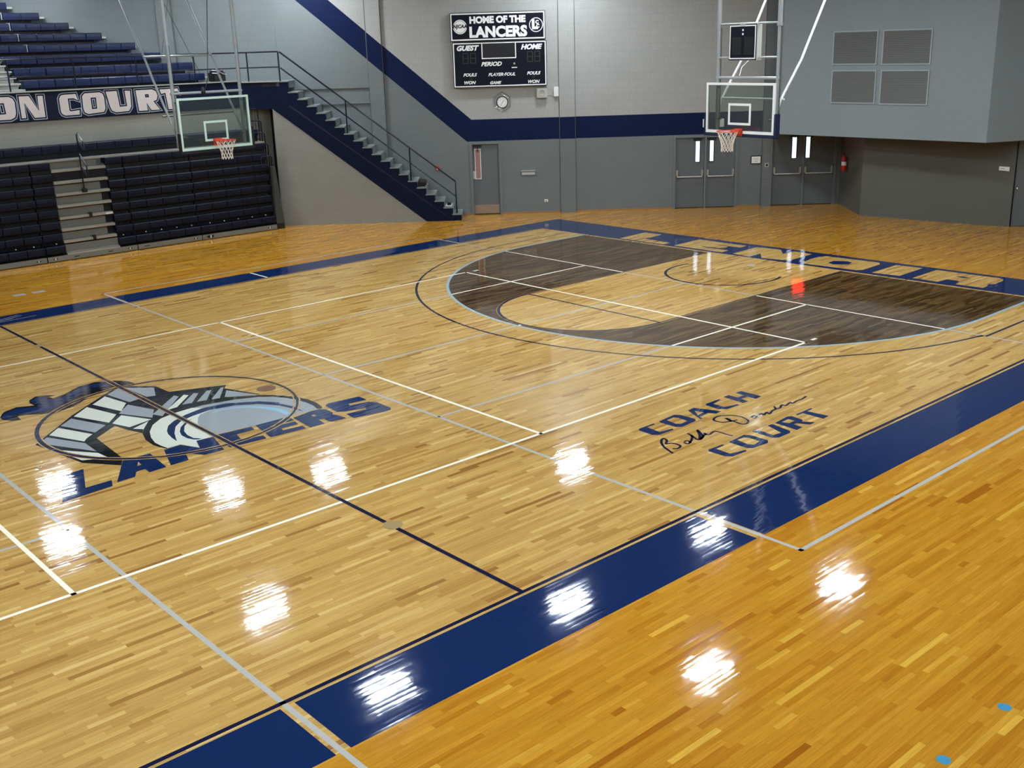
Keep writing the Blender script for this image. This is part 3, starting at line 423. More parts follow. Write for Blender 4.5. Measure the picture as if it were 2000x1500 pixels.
# pilasters of the same wall
def pil(s0, s1, off, zs, zj=0):
    jw = .03 if zj else .016; g_ = MB().wbox(s0-jw,s0,.0,off*.6,zj,H-.01).wbox(s1,s1+jw,.0,off*.6,zj,H-.01); struct(build('trim_joint_shade', g_, 'joint_shade_grey'), 'dark joint strip also standing in for shade beside a wall pilaster')  # dark joint strips also stand in for the pilaster's side shadow
    fs = []
    for poly, mt in zs: fs.append(([Wp(s, off, z) for s, z in poly], mt, Vector((WN[0],WN[1],0))*-(off-.002)))
    return poly_wall('trim_pilaster', fs, 'shallow block pilaster of the diagonal wall')
s0, s1 = -2.92, -2.50
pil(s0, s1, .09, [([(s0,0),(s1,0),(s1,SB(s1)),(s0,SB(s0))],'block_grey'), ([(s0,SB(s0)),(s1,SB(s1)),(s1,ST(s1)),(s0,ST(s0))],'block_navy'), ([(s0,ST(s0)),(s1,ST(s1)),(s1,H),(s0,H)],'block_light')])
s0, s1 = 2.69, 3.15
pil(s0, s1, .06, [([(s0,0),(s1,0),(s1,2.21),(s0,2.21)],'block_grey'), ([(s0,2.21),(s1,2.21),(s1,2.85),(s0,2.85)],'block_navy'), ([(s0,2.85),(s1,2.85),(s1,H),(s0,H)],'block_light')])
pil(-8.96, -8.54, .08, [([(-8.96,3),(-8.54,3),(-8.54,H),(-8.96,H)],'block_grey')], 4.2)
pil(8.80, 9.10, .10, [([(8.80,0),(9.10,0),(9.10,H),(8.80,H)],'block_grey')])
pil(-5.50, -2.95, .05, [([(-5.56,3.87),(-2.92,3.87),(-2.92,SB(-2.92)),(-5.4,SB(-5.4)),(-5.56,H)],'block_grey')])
struct(build('trim_ledge', MB().wbox(-5.0,-2.92,0,.05,3.42,3.46), 'frame_grey'), 'thin pale ledge on the wall above the stairs')
struct(build('baseboard_corner', MB().wbox(-.25,-.05,0,.02,0,.05).wbox(.9,2.68,0,.02,0,.05).wbox(3.16,6.1,0,.02,0,.05).wbox(8.06,8.78,0,.02,0,.05), 'wood_trim'), 'low wooden strip along the foot of the diagonal wall')
# return wall with the extinguisher, then the recessed low wall
E0, E1, E2, E3 = Vector((*Wp(11.2,0,0)[:2],0)), Vector((21.86,2.04,0)), Vector((22.26,-1.336,0)), Vector((22.45,-1.99,0))
def vwall(a, b, z0, z1, mt, th=.2):
    d = (b-a).normalized(); n = Vector((d.y,-d.x,0)); 
    if n.dot(Vector((-6,-14,0))-a) > 0: n = -n
    return ([Vector((a.x,a.y,z0)),Vector((b.x,b.y,z0)),Vector((b.x,b.y,z1)),Vector((a.x,a.y,z1))], mt, n*th)
E4 = E3+Vector((.95,-1.15,0))
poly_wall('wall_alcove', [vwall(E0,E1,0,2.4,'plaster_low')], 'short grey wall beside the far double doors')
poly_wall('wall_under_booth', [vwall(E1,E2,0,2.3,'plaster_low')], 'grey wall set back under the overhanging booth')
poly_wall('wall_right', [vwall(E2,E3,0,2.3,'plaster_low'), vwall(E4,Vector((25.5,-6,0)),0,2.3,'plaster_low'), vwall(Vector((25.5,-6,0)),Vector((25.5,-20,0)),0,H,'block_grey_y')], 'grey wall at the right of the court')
B1, B2 = Vector((20.813,4.147,2.27)), Vector((21.055,-1.817,2.27)); B3 = Vector((25.6,-3.99,2.27)); B0 = Vector((*Wp(9.13,0,2.27)[:2],2.27)); B00 = Vector((*Wp(11.3,-.1,2.27)[:2],2.27))
Bc = B1+Vector((.16,.20,0))
def shell(a, b): 
    d = (b-a).normalized(); n = Vector((-d.y,d.x,0))
    return ([a,b,Vector((b.x,b.y,H)),Vector((a.x,a.y,H))], 'plaster_grey', n*-.15)
poly_wall('wall_booth', [shell(B2,B1),shell(B1,Bc),shell(Bc,B0),shell(B3,B2),([v+Vector((0,0,.73)) for v in (B1+Vector((.1,0,0)),B2+Vector((.12,.1,0)),B3+Vector((.1,.12,0)),B00,B0+Vector((.1,-.05,0)),Bc+Vector((.1,-.05,0)))],'plaster_grey',Vector((0,0,.1)))], 'blue-grey overhanging booth wall with four louvred vents')
poly_wall('wall_far', [vwall(Vector((-20,21.5,0)),Vector((5,21.5,0)),0,5.4,'block_grey_x'), vwall(Vector((-20,21.5,0)),Vector((5,21.5,0)),7.2,H,'block_grey_x'), vwall(Vector((-20,21.5,0)),Vector((-6,21.5,0)),5.4,7.2,'block_grey_x'), vwall(Vector((3.2,21.5,0)),Vector((5,21.5,0)),5.4,7.2,'block_grey_x')], 'far wall behind the upper seating')
struct(build('window_1', MB().box(-6,3.2,21.55,21.6,5.4,7.2), 'clerestory'), 'daylit clerestory window behind the upper seating')
poly_wall('wall_left', [vwall(Vector((-20,-20,0)),Vector((-20,21.5,0)),0,H,'block_grey_y')], 'left end wall')
poly_wall('wall_near', [vwall(Vector((-20,-20,0)),Vector((27,-20,0)),0,H,'block_grey_x')], 'wall behind the camera')
struct(build('ceiling', MB().box(-20,27,-20,22,H,H+.2), 'ceiling_grey'), 'gym ceiling')

# ---------------------------------------------------------------- doors
def leaf(n, s0, s1, winL, label, parentlist, kick=False):
    pass
def door(n, s0, s1, leaves, label, bars=True, kick=False):
    root = struct(build(f'door_{n}', MB().wbox(s0,s1,-.12,-.08,.01,2.12), 'door_grey'), label)
    fr = MB().wbox(s0-.05,s0+.03,-.12,.03,0,2.18).wbox(s1-.03,s1+.05,-.12,.03,0,2.18).wbox(s0+.03,s1-.03,-.12,.03,2.12,2.18)
    if len(leaves) == 2:
        m_ = (s0+s1)/2; fr.wbox(m_-.03,m_+.03,-.07,.02,0,2.12)
    build('door_frame', fr, 'frame_grey', root)
    for a, b, (w0, w1, z0, z1), wm in leaves:
        lf = build('door_leaf', MB().wbox(a,b,-.08,-.03,.02,2.11), 'door_grey', root, bevel=.004)
        build('window_pane', MB().wbox(w0,w1,-.029,-.022,z0,z1), wm, lf)
        fm = MB()
        for q in ((w0-.018,w0,z0-.018,z1+.018),(w1,w1+.018,z0-.018,z1+.018),(w0,w1,z1,z1+.018),(w0,w1,z0-.018,z0)): fm.wbox(q[0],q[1],-.03,-.012,q[2],q[3])
        build('window_frame', fm, 'white_paint' if kick else 'black', lf)
        c = build('door_closer', MB().wbox((w0+w1)/2-.13,(w0+w1)/2+.13,-.03,.04,2.045,2.10).tube([Wp((w0+w1)/2,.04,2.06),Wp((w0+w1)/2,.05,1.9 if kick else 2.03)],.012), 'black', lf)
        if bars:
            hb = MB().tube([Wp(a+.06,-.03,1.0),Wp(a+.06,.04,.96),Wp(b-.06,.04,.96),Wp(b-.06,-.03,1.0)], .017)
            build('push_bar', hb, 'bar_metal', lf, smooth=True)
            build('bar_housing', MB().wbox(a+.02,a+.085,-.03,.03,.98,1.16).wbox(b-.085,b-.02,-.03,.03,.98,1.16), 'aluminium', lf, bevel=.01)
        if kick:
            build('kick_plate', MB().wbox(a+.02,b-.02,-.03,-.022,.04,.30), 'brass', lf)
            build('push_plate', MB().wbox(a+.01,a+.1,-.03,-.02,1.09,1.33), 'plastic_grey', lf)
    return root
door(1, .0, .86, [(.03,.83,(.12,.27,1.1,1.97),'pink_paper')], 'single grey door with narrow window and brass kick plate beside the stairs', bars=False, kick=True)
door(2, 6.15, 8.02, [(6.18,7.05,(6.79,6.91,1.4,2.01),'daylight'),(7.11,7.99,(7.22,7.33,1.41,2.02),'daylight')], 'grey double doors with push bars behind the main basket')
door(3, 9.10, 11.02, [(9.13,10.03,(9.71,9.84,1.42,2.04),'daylight'),(10.08,10.99,(10.13,10.25,1.42,2.04),'daylight')], 'grey double doors with push bars in the shade under the booth')
dd = (E4-E3).normalized(); nn = Vector((-dd.y*-1, dd.x*-1, 0))
q = MB(); th = Vector((.05,.04,0))
q.prism([E3+dd*.06+th+Vector((0,0,.01)),E4+th+Vector((0,0,.01)),E4+th+Vector((0,0,2.2)),E3+dd*.06+th+Vector((0,0,2.2))], Vector((.05,.03,0)))
d4 = struct(build('door_4', q, 'door_grey'), 'dark grey door at the right edge under the booth')
k0 = E3+dd*.10+Vector((0,0,1.0)); build('door_knob', MB().lathe(k0+Vector((.03,.02,0)), (-.7,-.6,0), [(.02,0),(.012,.03),(.03,.05),(.03,.07),(0,.08)], 12), 'steel', d4, smooth=True)
# ---------------------------------------------------------------- stairs
st_ = empty('staircase', Wp(-2.8,.5,0), 'concrete staircase with navy stringer climbing along the diagonal wall', 'staircase')
NS = 19; RI, RU = .2028, .2535
sj = lambda j: -.58-RU*j+.25
prof = [(sj(0)+.0,0)]
for j in range(NS+1):
    z = RI*(j+1) if j < NS else 4.16
    prof += [(sj(j), z-.03), (sj(j)-RU, z-.03)]
prof[-1] = (-5.40, 4.13); prof += [(-5.66,4.13),(-5.66,3.40),(-1.35,0)]
build('stringer', MB().prism([Wp(s,1.0,z) for s, z in prof], Vector((WN[0],WN[1],0))*-.14), 'stringer_navy', st_)
build('stringer_groove', MB().prism([Wp(s,1.006,z) for s, z in [(-5.16,3.44),(-.62,.0+.03),(-.60,.03),(-5.14,3.475)]], Vector((WN[0],WN[1],0))*-.005), 'groove', st_)
for j in range(NS+1):
    z = RI*(j+1) if j < NS else 4.16
    a, b = sj(j), sj(j)-RU
    if j == NS: b = -5.40
    mb = MB().wbox(b-.02,a+.02,.0,1.02,z-.035,z)
    mb.wbox(a-.03,a,.02,.86,z-RI-.0+.0,z-.03)
    build('step', mb, 'concrete', st_, bevel=.006)
# railing of the stairs
rail = [Wp(-5.32,.98,4.96),Wp(-.47,.98,1.16)]
mid = [Wp(-5.32,.98,4.52),Wp(-.47,.98,.72)]
build('handrail', MB().tube([rail[0],rail[1],Wp(-.46,.98,.22)], .024).tube(mid, .021), 'rail_navy', st_, smooth=True)
for s in (-3.54,-1.77):
    zt = 1.16+(-.47-s)*(3.80/4.85); k = round((-.58+.25-s)/RU-.5); build('rail_post', MB().tube([Wp(s,.98,RI*(k+1)),Wp(s,.98,zt)], .021), 'rail_navy', st_, smooth=True)
# wall under the stairs
poly_wall('wall_under_stairs', [([Wp(-5.66,.985,0),Wp(-1.37,.985,0),Wp(-5.66,.985,3.40)],'block_beige',Vector((WN[0],WN[1],0))*-.12)], 'pale block wall filling the triangle under the stairs')
# landing and upper deck
PC = Wp(-6.5,1.0,0)
fy = 14.7
A_ = Wp(-5.40,1.0,0); Bq = Wp(-5.40,0,0)
cor = (W0[0]+WN[0]-(W0[1]+WN[1]-fy)*WD[0]/WD[1]*-1*-1, fy)
# x where the stair plane meets y = fy
tt = (fy-(W0[1]+WN[1]))/WD[1]; cor = (W0[0]+WN[0]+tt*WD[0], fy)
tw = (21.4-W0[1])/WD[1]; wl = (W0[0]+tw*WD[0], 21.4)
deck = [(-9,fy,0),(cor[0],fy,0),(A_[0],A_[1],0),(Bq[0],Bq[1],0),(wl[0],wl[1],0),(-9,21.4,0)]
struct(build('floor_deck', MB().prism([Vector((a,b,4.02)) for a,b,_ in deck], Vector((0,0,.14))), 'concrete'), 'raised concrete deck carrying the upper seating and stair landing')
poly_wall('wall_deck', [([(-9,fy,0),(cor[0]+.9,fy,0),(cor[0]+.9,fy,3.46),(-9,fy,3.46)],'block_beige_x',Vector((0,.2,0))),
    ([(-9,fy-.02,3.46),(cor[0],fy-.02,3.46),(cor[0],fy-.02,4.18),(-9,fy-.02,4.18)],'block_navy_x',Vector((0,.2,0))),
    ([Wp(-6.5,1.0,3.40),Wp(-5.66,1.0,3.40),Wp(-5.66,1.0,4.14),Wp(-6.5,1.0,4.14)],'stringer_navy',Vector((WN[0],WN[1],0))*-.2)], 'pale wall below the upper deck with a navy fascia')
struct(build('trim_deck_edge', MB().box(-9,cor[0],fy-.06,fy+.1,4.18,4.21).wbox(-6.45,-5.38,.85,1.04,4.14,4.175), 'aluminium'), 'light metal edge along the deck fascia')
# banner lettering on the fascia
bn = empty('banner', (5,fy-.02,3.46), 'navy banner with pale outlined letters reading ON COURT', 'banner')
build('cloth', MB().box(1.2,7.62,fy-.035,fy-.022,3.475,4.165), 'banner_navy', bn)
for k, (polys) in enumerate(TR['BANNER']):
    v, f = fill(polys, lambda a, b: (a, fy-.040, b)); build('banner_letter', MB().add(v, f), 'banner_fill', bn)
    ol = MB()
    for n_, pl in enumerate(polys):
        cx = sum(q[0] for q in pl)/len(pl); cz = sum(q[1] for q in pl)/len(pl)
        area = sum(pl[i][0]*pl[(i+1)%len(pl)][1]-pl[(i+1)%len(pl)][0]*pl[i][1] for i in range(len(pl)))
        sg = (1 if area > 0 else -1)*(1 if n_ == 0 else -1); off = []
        for i in range(len(pl)):
            p0, p1, p2 = pl[i-1], pl[i], pl[(i+1) % len(pl)]
            e1 = Vector((p1[0]-p0[0],p1[1]-p0[1])).normalized(); e2 = Vector((p2[0]-p1[0],p2[1]-p1[1])).normalized()
            n1 = Vector((e1.y,-e1.x)); n2 = Vector((e2.y,-e2.x)); m_ = n1+n2
            m_ = m_.normalized()*min(1.6, 1/max(.4,(m_.normalized().dot(n1)))) if m_.length > .05 else n1
            off.append((Vector((p1[0],p1[1]))+m_*sg*.034, Vector((p1[0],p1[1]))+m_*sg*.050))
        for i in range(len(off)):
            a, b = off[i], off[(i+1) % len(off)]
            ol.add([(a[0].x,fy-.0395,a[0].y),(b[0].x,fy-.0395,b[0].y),(b[1].x,fy-.0395,b[1].y),(a[1].x,fy-.0395,a[1].y)], [(0,1,2,3)])
    build('letter_outline', ol, 'banner_line', bn)
# balcony railing
br = empty('balcony_railing', (6,fy+.08,4.19), 'navy two-rail pipe railing along the upper deck edge and landing', 'railing')
cz = (cor[0]-.05, fy+.08)
top = [(-4,fy+.08,4.99),(cz[0],cz[1],4.97),Wp(-5.36,.98,4.97)]
build('top_rail', MB().tube(top, .021), 'rail_navy', br, smooth=True)
build('middle_rail', MB().tube([(q[0],q[1],q[2]-.42) for q in top], .017), 'rail_navy', br, smooth=True)
for x in (1.5,3.2,4.85,6.53,8.2): build('rail_post', MB().tube([(x,fy+.08,4.18),(x,fy+.08,4.97)], .021), 'rail_navy', br, smooth=True)
for s in (-6.26,-5.36): build('rail_post', MB().tube([Wp(s,.98,4.16),Wp(s,.98,4.97)], .021), 'rail_navy', br, smooth=True)

# ---------------------------------------------------------------- seat modules
def seat_mesh(name, wd, h, dp, contour):
    me = bpy.data.meshes.new(name); bm = bmesh.new()
    pr_ = [(.010,-h),(0,-h*.9),(-.004,-h*.5),(0,-.022),(.014,-.003),(dp*.5,-.010),(dp,.002),(dp,-h*.5),(.05,-h*.9)]
    xs = [0,.012,.03,wd/2,wd-.03,wd-.012,wd] ; rows = []
    for i, x in enumerate(xs):
        k = [.55,.85,1,1,1,.85,.55][i]
        rows.append([bm.verts.new((x, (a+(.012 if i in (0,6) else 0)) - (contour if i == 3 else 0), b if b < -.02 else b-(.008*(1-k)))) for a, b in pr_])
    for i in range(len(xs)-1):
        for j in range(len(pr_)):
            bm.faces.new((rows[i][j], rows[i+1][j], rows[i+1][(j+1) % len(pr_)], rows[i][(j+1) % len(pr_)]))
    bm.faces.new(rows[0]); bm.faces.new(rows[-1][::-1]); bmesh.ops.recalc_face_normals(bm, faces=bm.faces[:]); bm.to_mesh(me); bm.free()
    return me
SW = .4572
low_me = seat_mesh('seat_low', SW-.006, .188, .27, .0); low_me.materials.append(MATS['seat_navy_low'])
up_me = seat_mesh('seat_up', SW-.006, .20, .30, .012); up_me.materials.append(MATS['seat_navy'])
protos = {}
def seats(parent, me, x0, x1, y, z):
    n = max(1, round((x1-x0)/SW)); wd = (x1-x0)/n; b = BASE[parent.name]
    for i in range(n):
        if me.name not in protos:
            o = bpy.data.objects.new('seat', me); protos[me.name] = o
        else: o = protos[me.name].copy()
        C.objects.link(o); o.parent = parent; o.location = Vector((x0+i*wd+.003, y, z))-b; o.scale = (wd/SW,1,1)
# lower telescopic bleachers, closed
YK = [13.725,13.835,13.86,13.88,13.89,13.90,13.925,13.97]; zt = lambda k: .398+.297*k
J = [-1.0, 3.085, 5.475, 7.345, 9.72]
LBL = ['bank of closed navy telescopic bleachers at the left edge, left of the aisle','bleacher bank holding the grey stepped aisle and its handrail','closed navy bleacher bank right of the aisle, behind the side basket','closed navy bleacher bank nearest the stairs, ending at the guard rails']
for q_ in range(4):
    a, b = J[q_], J[q_+1]
    if q_ == 0: pass
    t_ = empty('bleacher', ((a+b)/2,13.9,0), LBL[q_], 'bleacher', 'closed telescopic bleacher banks')
    build('front_panel', MB().box(a+.012,b-.012,13.70,13.72,.02,.148), 'panel_grey', t_, bevel=.004)
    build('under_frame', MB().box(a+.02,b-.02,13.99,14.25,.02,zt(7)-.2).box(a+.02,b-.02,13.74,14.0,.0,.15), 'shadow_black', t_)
    slots = MB()
    for x in ([b-.22] if q_ == 0 else [a+.2,a+.75,b-.75,b-.22] if q_ == 1 else [a+.25,b-.2] if q_ == 2 else [a+.18,b-.25]): slots.box(x-.06,x+.06,13.694,13.70,.075,.095)
    build('lift_slot', slots, 'shadow_black', t_)
    mk = MB()
    for x in ([b-.22] if q_ == 0 else [a+.2,b-.22] if q_ == 1 else [b-.2] if q_ == 2 else [b-.25]): mk.box(x-.012,x+.012,13.690,13.694,.065,.105)
    build('slot_mark', mk, 'paper', t_)
    for k in range(8):
        runs = [(a,b)] if q_ in (0,2,3) else [(a,3.605),(5.0,b)]
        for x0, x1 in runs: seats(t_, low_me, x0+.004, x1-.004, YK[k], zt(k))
        bd = MB()
        for x0, x1 in runs: bd.box(x0,x1,YK[k]+.1,YK[k]+.27,zt(k)-.15,zt(k)-.02)
        build('seat_board', bd, 'black', t_)
        if q_ != 1 or True:
            dk = MB(); 
            for x0, x1 in runs: dk.box(x0,x1,YK[k]+.14,14.28,zt(k)-.235,zt(k)-.205)
            build('foot_board', dk, 'black' if k < 7 else 'aluminium', t_)
    build('rear_deck', MB().box(a,b,13.99,14.62,zt(7)+.0,zt(7)+.035), 'aluminium', t_)
    seats(t_, low_me, a, b, 14.30, 2.86)
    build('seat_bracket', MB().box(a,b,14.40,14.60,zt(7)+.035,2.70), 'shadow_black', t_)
    if q_ == 3:
        build('label_plate', MB().box(a+.16,a+.34,13.692,13.70,.05,.12), 'shadow_black', t_); build('label_mark', MB().box(a+.235,a+.27,13.688,13.692,.05,.12), 'paper', t_)
    if q_ == 1:
        build('step_label', MB().box(4.80,4.98,YK[3]-.026,YK[3]-.021,1.04,1.075), 'paper', t_)
        for k in range(8):
            z = .21+.297*k
            build('aisle_step', MB().box(3.605,5.0,YK[k]-.02,YK[k]+.2,z-.075,z-.012 if k else z-.02).box(3.605,5.0,YK[k]+.03,YK[k]+.22,z-.01,z), 'aluminium', t_, bevel=.004)
            build('aisle_riser', MB().box(3.605,4.80 if k else 5.0,YK[k]+.085,YK[k]+.098,z+.004,z+.19), 'aisle_grey', t_)
        for k in (1,3): build('step_catch', MB().box(4.36,4.44,YK[k]-.05,YK[k]+.05,.13+.297*k,.25+.297*k), 'black', t_, bevel=.01)
        h = MB().tube([(4.33,13.86,1.72),(4.33,13.86,2.5),(4.33,13.86,3.12),(4.34,13.80,3.16),(4.34,13.55,2.98),(4.34,13.50,2.92),(4.34,13.50,2.74),(4.34,13.62,2.78),(4.34,13.84,2.94)], .018)
        h.tube([(4.34,13.84,2.62),(4.34,13.55,2.38),(4.34,13.50,2.32),(4.34,13.50,2.10),(4.34,13.56,2.10),(4.34,13.84,2.30)], .018)
        build('aisle_handrail', h, 'rail_navy', t_, smooth=True); build('rail_socket', MB().box(4.27,4.39,13.80,13.90,1.66,1.76), 'black', t_, bevel=.01)
    if q_ in (0,2,3,1):
        st2 = MB(); x = a+.3
        while x < b-.1:
            if not (q_ == 1 and 3.5 < x < 5.05): st2.lathe((x,13.78,zt(0)+.055), (0,-1,0), [(.018,0),(.018,.03),(0,.035)], 8)
            x += .44
        build('bolt', st2, 'aluminium', t_)
    if q_ == 3:
        build('end_panel', MB().prism([(9.74,13.76,.16),(10.0,13.76,.16),(9.86,13.76,1.8),(9.78,13.76,1.8)], Vector((0,.6,0))), 'end_grey', t_)
        build('end_base', MB().box(9.74,9.98,13.73,14.5,0,.15), 'black', t_)
# guard rails at the right end of the bleachers
for i in range(5):
    y = 14.45-.13*i; x0 = 9.38+.035*i; zb = 2.55-.25*i; zt_ = 3.42-.33*i; x1 = x0+.46-.03*i
    g_ = MB().tube([(x0,y,zb),(x0,y,zt_-.05),(x0+.04,y,zt_),(x1-.04,y,zt_),(x1,y,zt_-.05),(x1,y,zb-1.3)], .020)
    for j in range(1,5): g_.tube([(x0+(x1-x0)*j/5,y,zb),(x0+(x1-x0)*j/5,y,zt_)], .008, 6)
    g_.tube([(x0,y,zb),(x1,y,zb)], .012, 6)
    o = build('guard_rail', g_, 'rail_navy', None, (x1,y,zb-1.3), smooth=True)
    tag(o, f"navy tubular end guard rail of the bleachers, {['tallest and rearmost','second tallest','third from the top','fourth from the top','lowest and frontmost'][i]}", 'guard rail', 'end guard rails of the bleachers')
o = build('rail_hoop', MB().tube([(9.30,13.95,2.5),(9.30,13.95,3.66),(9.34,13.95,3.74),(9.41,13.95,3.70),(9.41,13.95,3.55)], .02), 'rail_navy', None, (9.3,13.95,2.5), smooth=True)
tag(o, 'tall navy pipe with a hooked top beside the bleacher end', 'railing')

# ---------------------------------------------------------------- upper seating rows
XR = [8.85,8.79,8.10,7.62,6.90,6.205,5.605,4.93,4.25]
ORD = ['lowest','second lowest','third lowest','fourth','fifth','sixth','seventh','eighth','topmost']
for k in range(9):
    yS = 15.49+.555*k; top_ = 4.455+.297*k; zf = top_-.40
    xl = 3.75 if k < 3 else -3.0; xr = XR[k]
    t_ = empty('bench_row', ((xl+xr)/2, yS, zf), f'navy moulded bench row of the upper seating, {ORD[k]} from the deck edge', 'bench', 'upper seating rows')
    if k < 3:
        seats(t_, up_me, xl, 4.575, yS, top_); seats(t_, up_me, 4.59, xr, yS, top_)
    else:
        seats(t_, up_me, 0.45, 4.55, yS, top_); seats(t_, up_me, 4.60, xr, yS, top_)
        build('end_cap', MB().box(4.555,4.575,yS+.0,yS+.28,top_-.19,top_+.008), 'aluminium', t_)
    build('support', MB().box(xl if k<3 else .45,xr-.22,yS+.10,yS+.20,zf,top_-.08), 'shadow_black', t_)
    if k:
        wx = lambda y: 15.06-(y-11.14)*1.1377-.03
        yf, yb = yS-.20, yS+.30; x0 = 0 if k > 2 else 3.75
        xf = min(XR[k-1]+.26, wx(yf)) if k != 2 else 8.2; xb = min(xf, wx(yb))
        build('tread', MB().prism([(x0,yf,zf-.055),(xf,yf,zf-.055),(xb,yb,zf-.055),(x0,yb,zf-.055)], Vector((0,0,.055))), 'aluminium', t_)
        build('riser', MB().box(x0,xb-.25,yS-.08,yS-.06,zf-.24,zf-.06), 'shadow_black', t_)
# stepped aisle of the upper seating, left
ua = empty('aisle_stairs', (2.6,15.4,4.16), 'grey metal aisle steps left of the lowest upper rows', 'steps')
for k in range(3):
    for j in range(2):
        z = 4.25+.297*k+.148*j; y = 14.95+.555*k+.27*j
        build('aisle_step', MB().box(1.5,3.62,y,y+.3,z-.04,z), 'aluminium', ua); build('aisle_riser', MB().box(1.5,3.55,y+.02,y+.04,z-.15,z-.04), 'panel_grey', ua)
tag(build('wall_conduit', MB().tube([Wp(-5.53,.03,4.3),Wp(-5.53,.03,H-.02)], .018, 6), 'post_dark', None, Wp(-5.53,.03,4.3)), 'thin vertical conduit on the wall above the stair landing', 'conduit')
o = build('padded_bundle', MB().box(9.0-.17,9.25,14.98,15.3,4.17,4.50), 'black', None, (9,15.1,4.17), bevel=.05)
tag(o, 'black strapped bundle on the deck right of the lowest upper bench row', 'bundle')
build('strap', MB().tube([(8.82,14.97,4.52),(9.0,14.96,4.50),(9.12,14.96,4.42),(9.26,14.97,4.38)], .016).tube([(8.82,14.97,4.44),(8.95,14.96,4.43),(9.07,14.96,4.36)], .012), 'aluminium', o)

# ---------------------------------------------------------------- basketball hoops
def hoop(cx, cy, zb, a, Wd, Hh, label, frame, zr, masts, mast_off, braces, big=True):
    ex = Vector((math.cos(a), math.sin(a), 0)); en = Vector((math.sin(a), -math.cos(a), 0)); c = Vector((cx,cy,0))
    P = lambda u, n, z: c+ex*u+en*n+Vector((0,0,z))
    def bx_(mb, u0, u1, n0, n1, z0, z1): return mb.hexa([P(u0,n0,z0),P(u1,n0,z0),P(u1,n1,z0),P(u0,n1,z0),P(u0,n0,z1),P(u1,n0,z1),P(u1,n1,z1),P(u0,n1,z1)])
    t_ = empty('basketball_hoop', P(0,0,zb), label, 'basketball hoop')
    h = Wd/2; f = .05
    build('backboard', bx_(MB(),-h+.02,h-.02,-.028,-.016,zb+.02,zb+Hh-.02), 'board_glass', t_)
    mb = MB(); bx_(mb,-h,h,-.045,0,zb,zb+f+.01); bx_(mb,-h,h,-.045,0,zb+Hh-f,zb+Hh); bx_(mb,-h,-h+f,-.045,0,zb+f,zb+Hh-f); bx_(mb,h-f,h,-.045,0,zb+f,zb+Hh-f)
    build('board_frame', mb, frame, t_)
    mb = MB(); w2, z0, z1, q = .305, zb+.18, zb+.18+.46, .05
    bx_(mb,-w2,w2,-.015,-.009,z0,z0+q); bx_(mb,-w2,w2,-.015,-.009,z1-q,z1); bx_(mb,-w2,-w2+q,-.015,-.009,z0+q,z1-q); bx_(mb,w2-q,w2,-.015,-.009,z0+q,z1-q)
    build('target_square', mb, frame, t_)
    mb = MB(); bx_(mb,-h-.03,h+.03,-.06,.015,zb-.07,zb-.002); bx_(mb,-h-.045,-h-.002,-.09,.02,zb-.07,zb+.40); bx_(mb,h+.002,h+.075,-.13,.0,zb-.07,zb+.44)
    build('edge_padding', mb, 'pad_navy' if big else 'black', t_, bevel=.012)
    rc = P(0,.15+.2286,zr)
    rim_ = build('rim', MB().tube([rc+ex*.2286*math.cos(2*PI*i/40)+en*.2286*math.sin(2*PI*i/40) for i in range(40)], .011, 8, True), 'orange', t_, smooth=True)
    mb = MB(); bx_(mb,-.11,.11,0,.02,zr-.13,zr+.03); bx_(mb,-.11,.11,0,.16,zr-.02,zr+.012); bx_(mb,-.09,-.07,.02,.15,zr-.09,zr); bx_(mb,.07,.09,.02,.15,zr-.09,zr)
    build('rim_bracket', mb, 'orange', t_)
    nb = MB(); nr = [(.222,-.01),(.19,-.09),(.155,-.18),(.13,-.27),(.125,-.36),(.13,-.43)]; K = 12
    for d_ in (1,-1):
        for i in range(K):
            pts = []
            for j, (r, z) in enumerate(nr):
                an = 2*PI*(i+d_*j*.5)/K; pts.append(rc+ex*r*math.cos(an)+en*r*math.sin(an)+Vector((0,0,z)))
            nb.tube(pts, .0055, 5)
    build('net', nb, 'net_white', rim_)
    # hanging frame
    u0, u1 = masts
    for u in masts:
        build('mast', MB().tube([P(u,-mast_off,zb+.05),P(u,-mast_off,5.25)], .038, 10).tube([P(u,-mast_off,5.2),P(u,-mast_off,H)], .048, 10).lathe(P(u,-mast_off,5.18),(0,0,1),[(.06,0),(.06,.06),(0,.06)],12), 'post_grey', t_, smooth=True)
        build('mast_edge', MB().tube([P(u+.05,-mast_off-.02,zb+.1),P(u+.05,-mast_off-.02,5.2)], .012, 6), 'post_dark', t_, smooth=True)
    build('cross_bar', MB().tube([P(u0-.05,-mast_off,zb+Hh+.1),P(u1+.05,-mast_off,zb+Hh+.1)], .032, 10), 'post_grey', t_, smooth=True)
    build('board_mount', MB().tube([P(u0,-mast_off,zb+.3),P(u0+.15,-.05,zb+.3)], .022).tube([P(u1,-mast_off,zb+.3),P(u1-.15,-.05,zb+.3)], .022).tube([P(u0,-mast_off,zb+Hh-.1),P(u0+.1,-.05,zb+Hh-.1)], .022).tube([P(u1,-mast_off,zb+Hh-.1),P(u1-.1,-.05,zb+Hh-.1)], .022), 'post_dark', t_, smooth=True)
    for u in masts:
        pts = [P(u,-mast_off,braces[0][1])]+[P(u,-mast_off-n_,z) for n_, z in braces[1:]]
        build('brace', MB().tube(pts, .026, 10), 'white_paint' if big else 'post_grey', t_, smooth=True)
    return t_, P
s_, SP = hoop(5.999, 9.498, 2.844, .027, 1.83, 1.18, 'glass side basket with pale mint frame hanging before the bleachers', 'frame_mint', 3.05, (-.87,.86), .25, [(0,3.12),(.9,4.44),(1.2,4.93),(2.13,6.26),(3.1,H)], False)
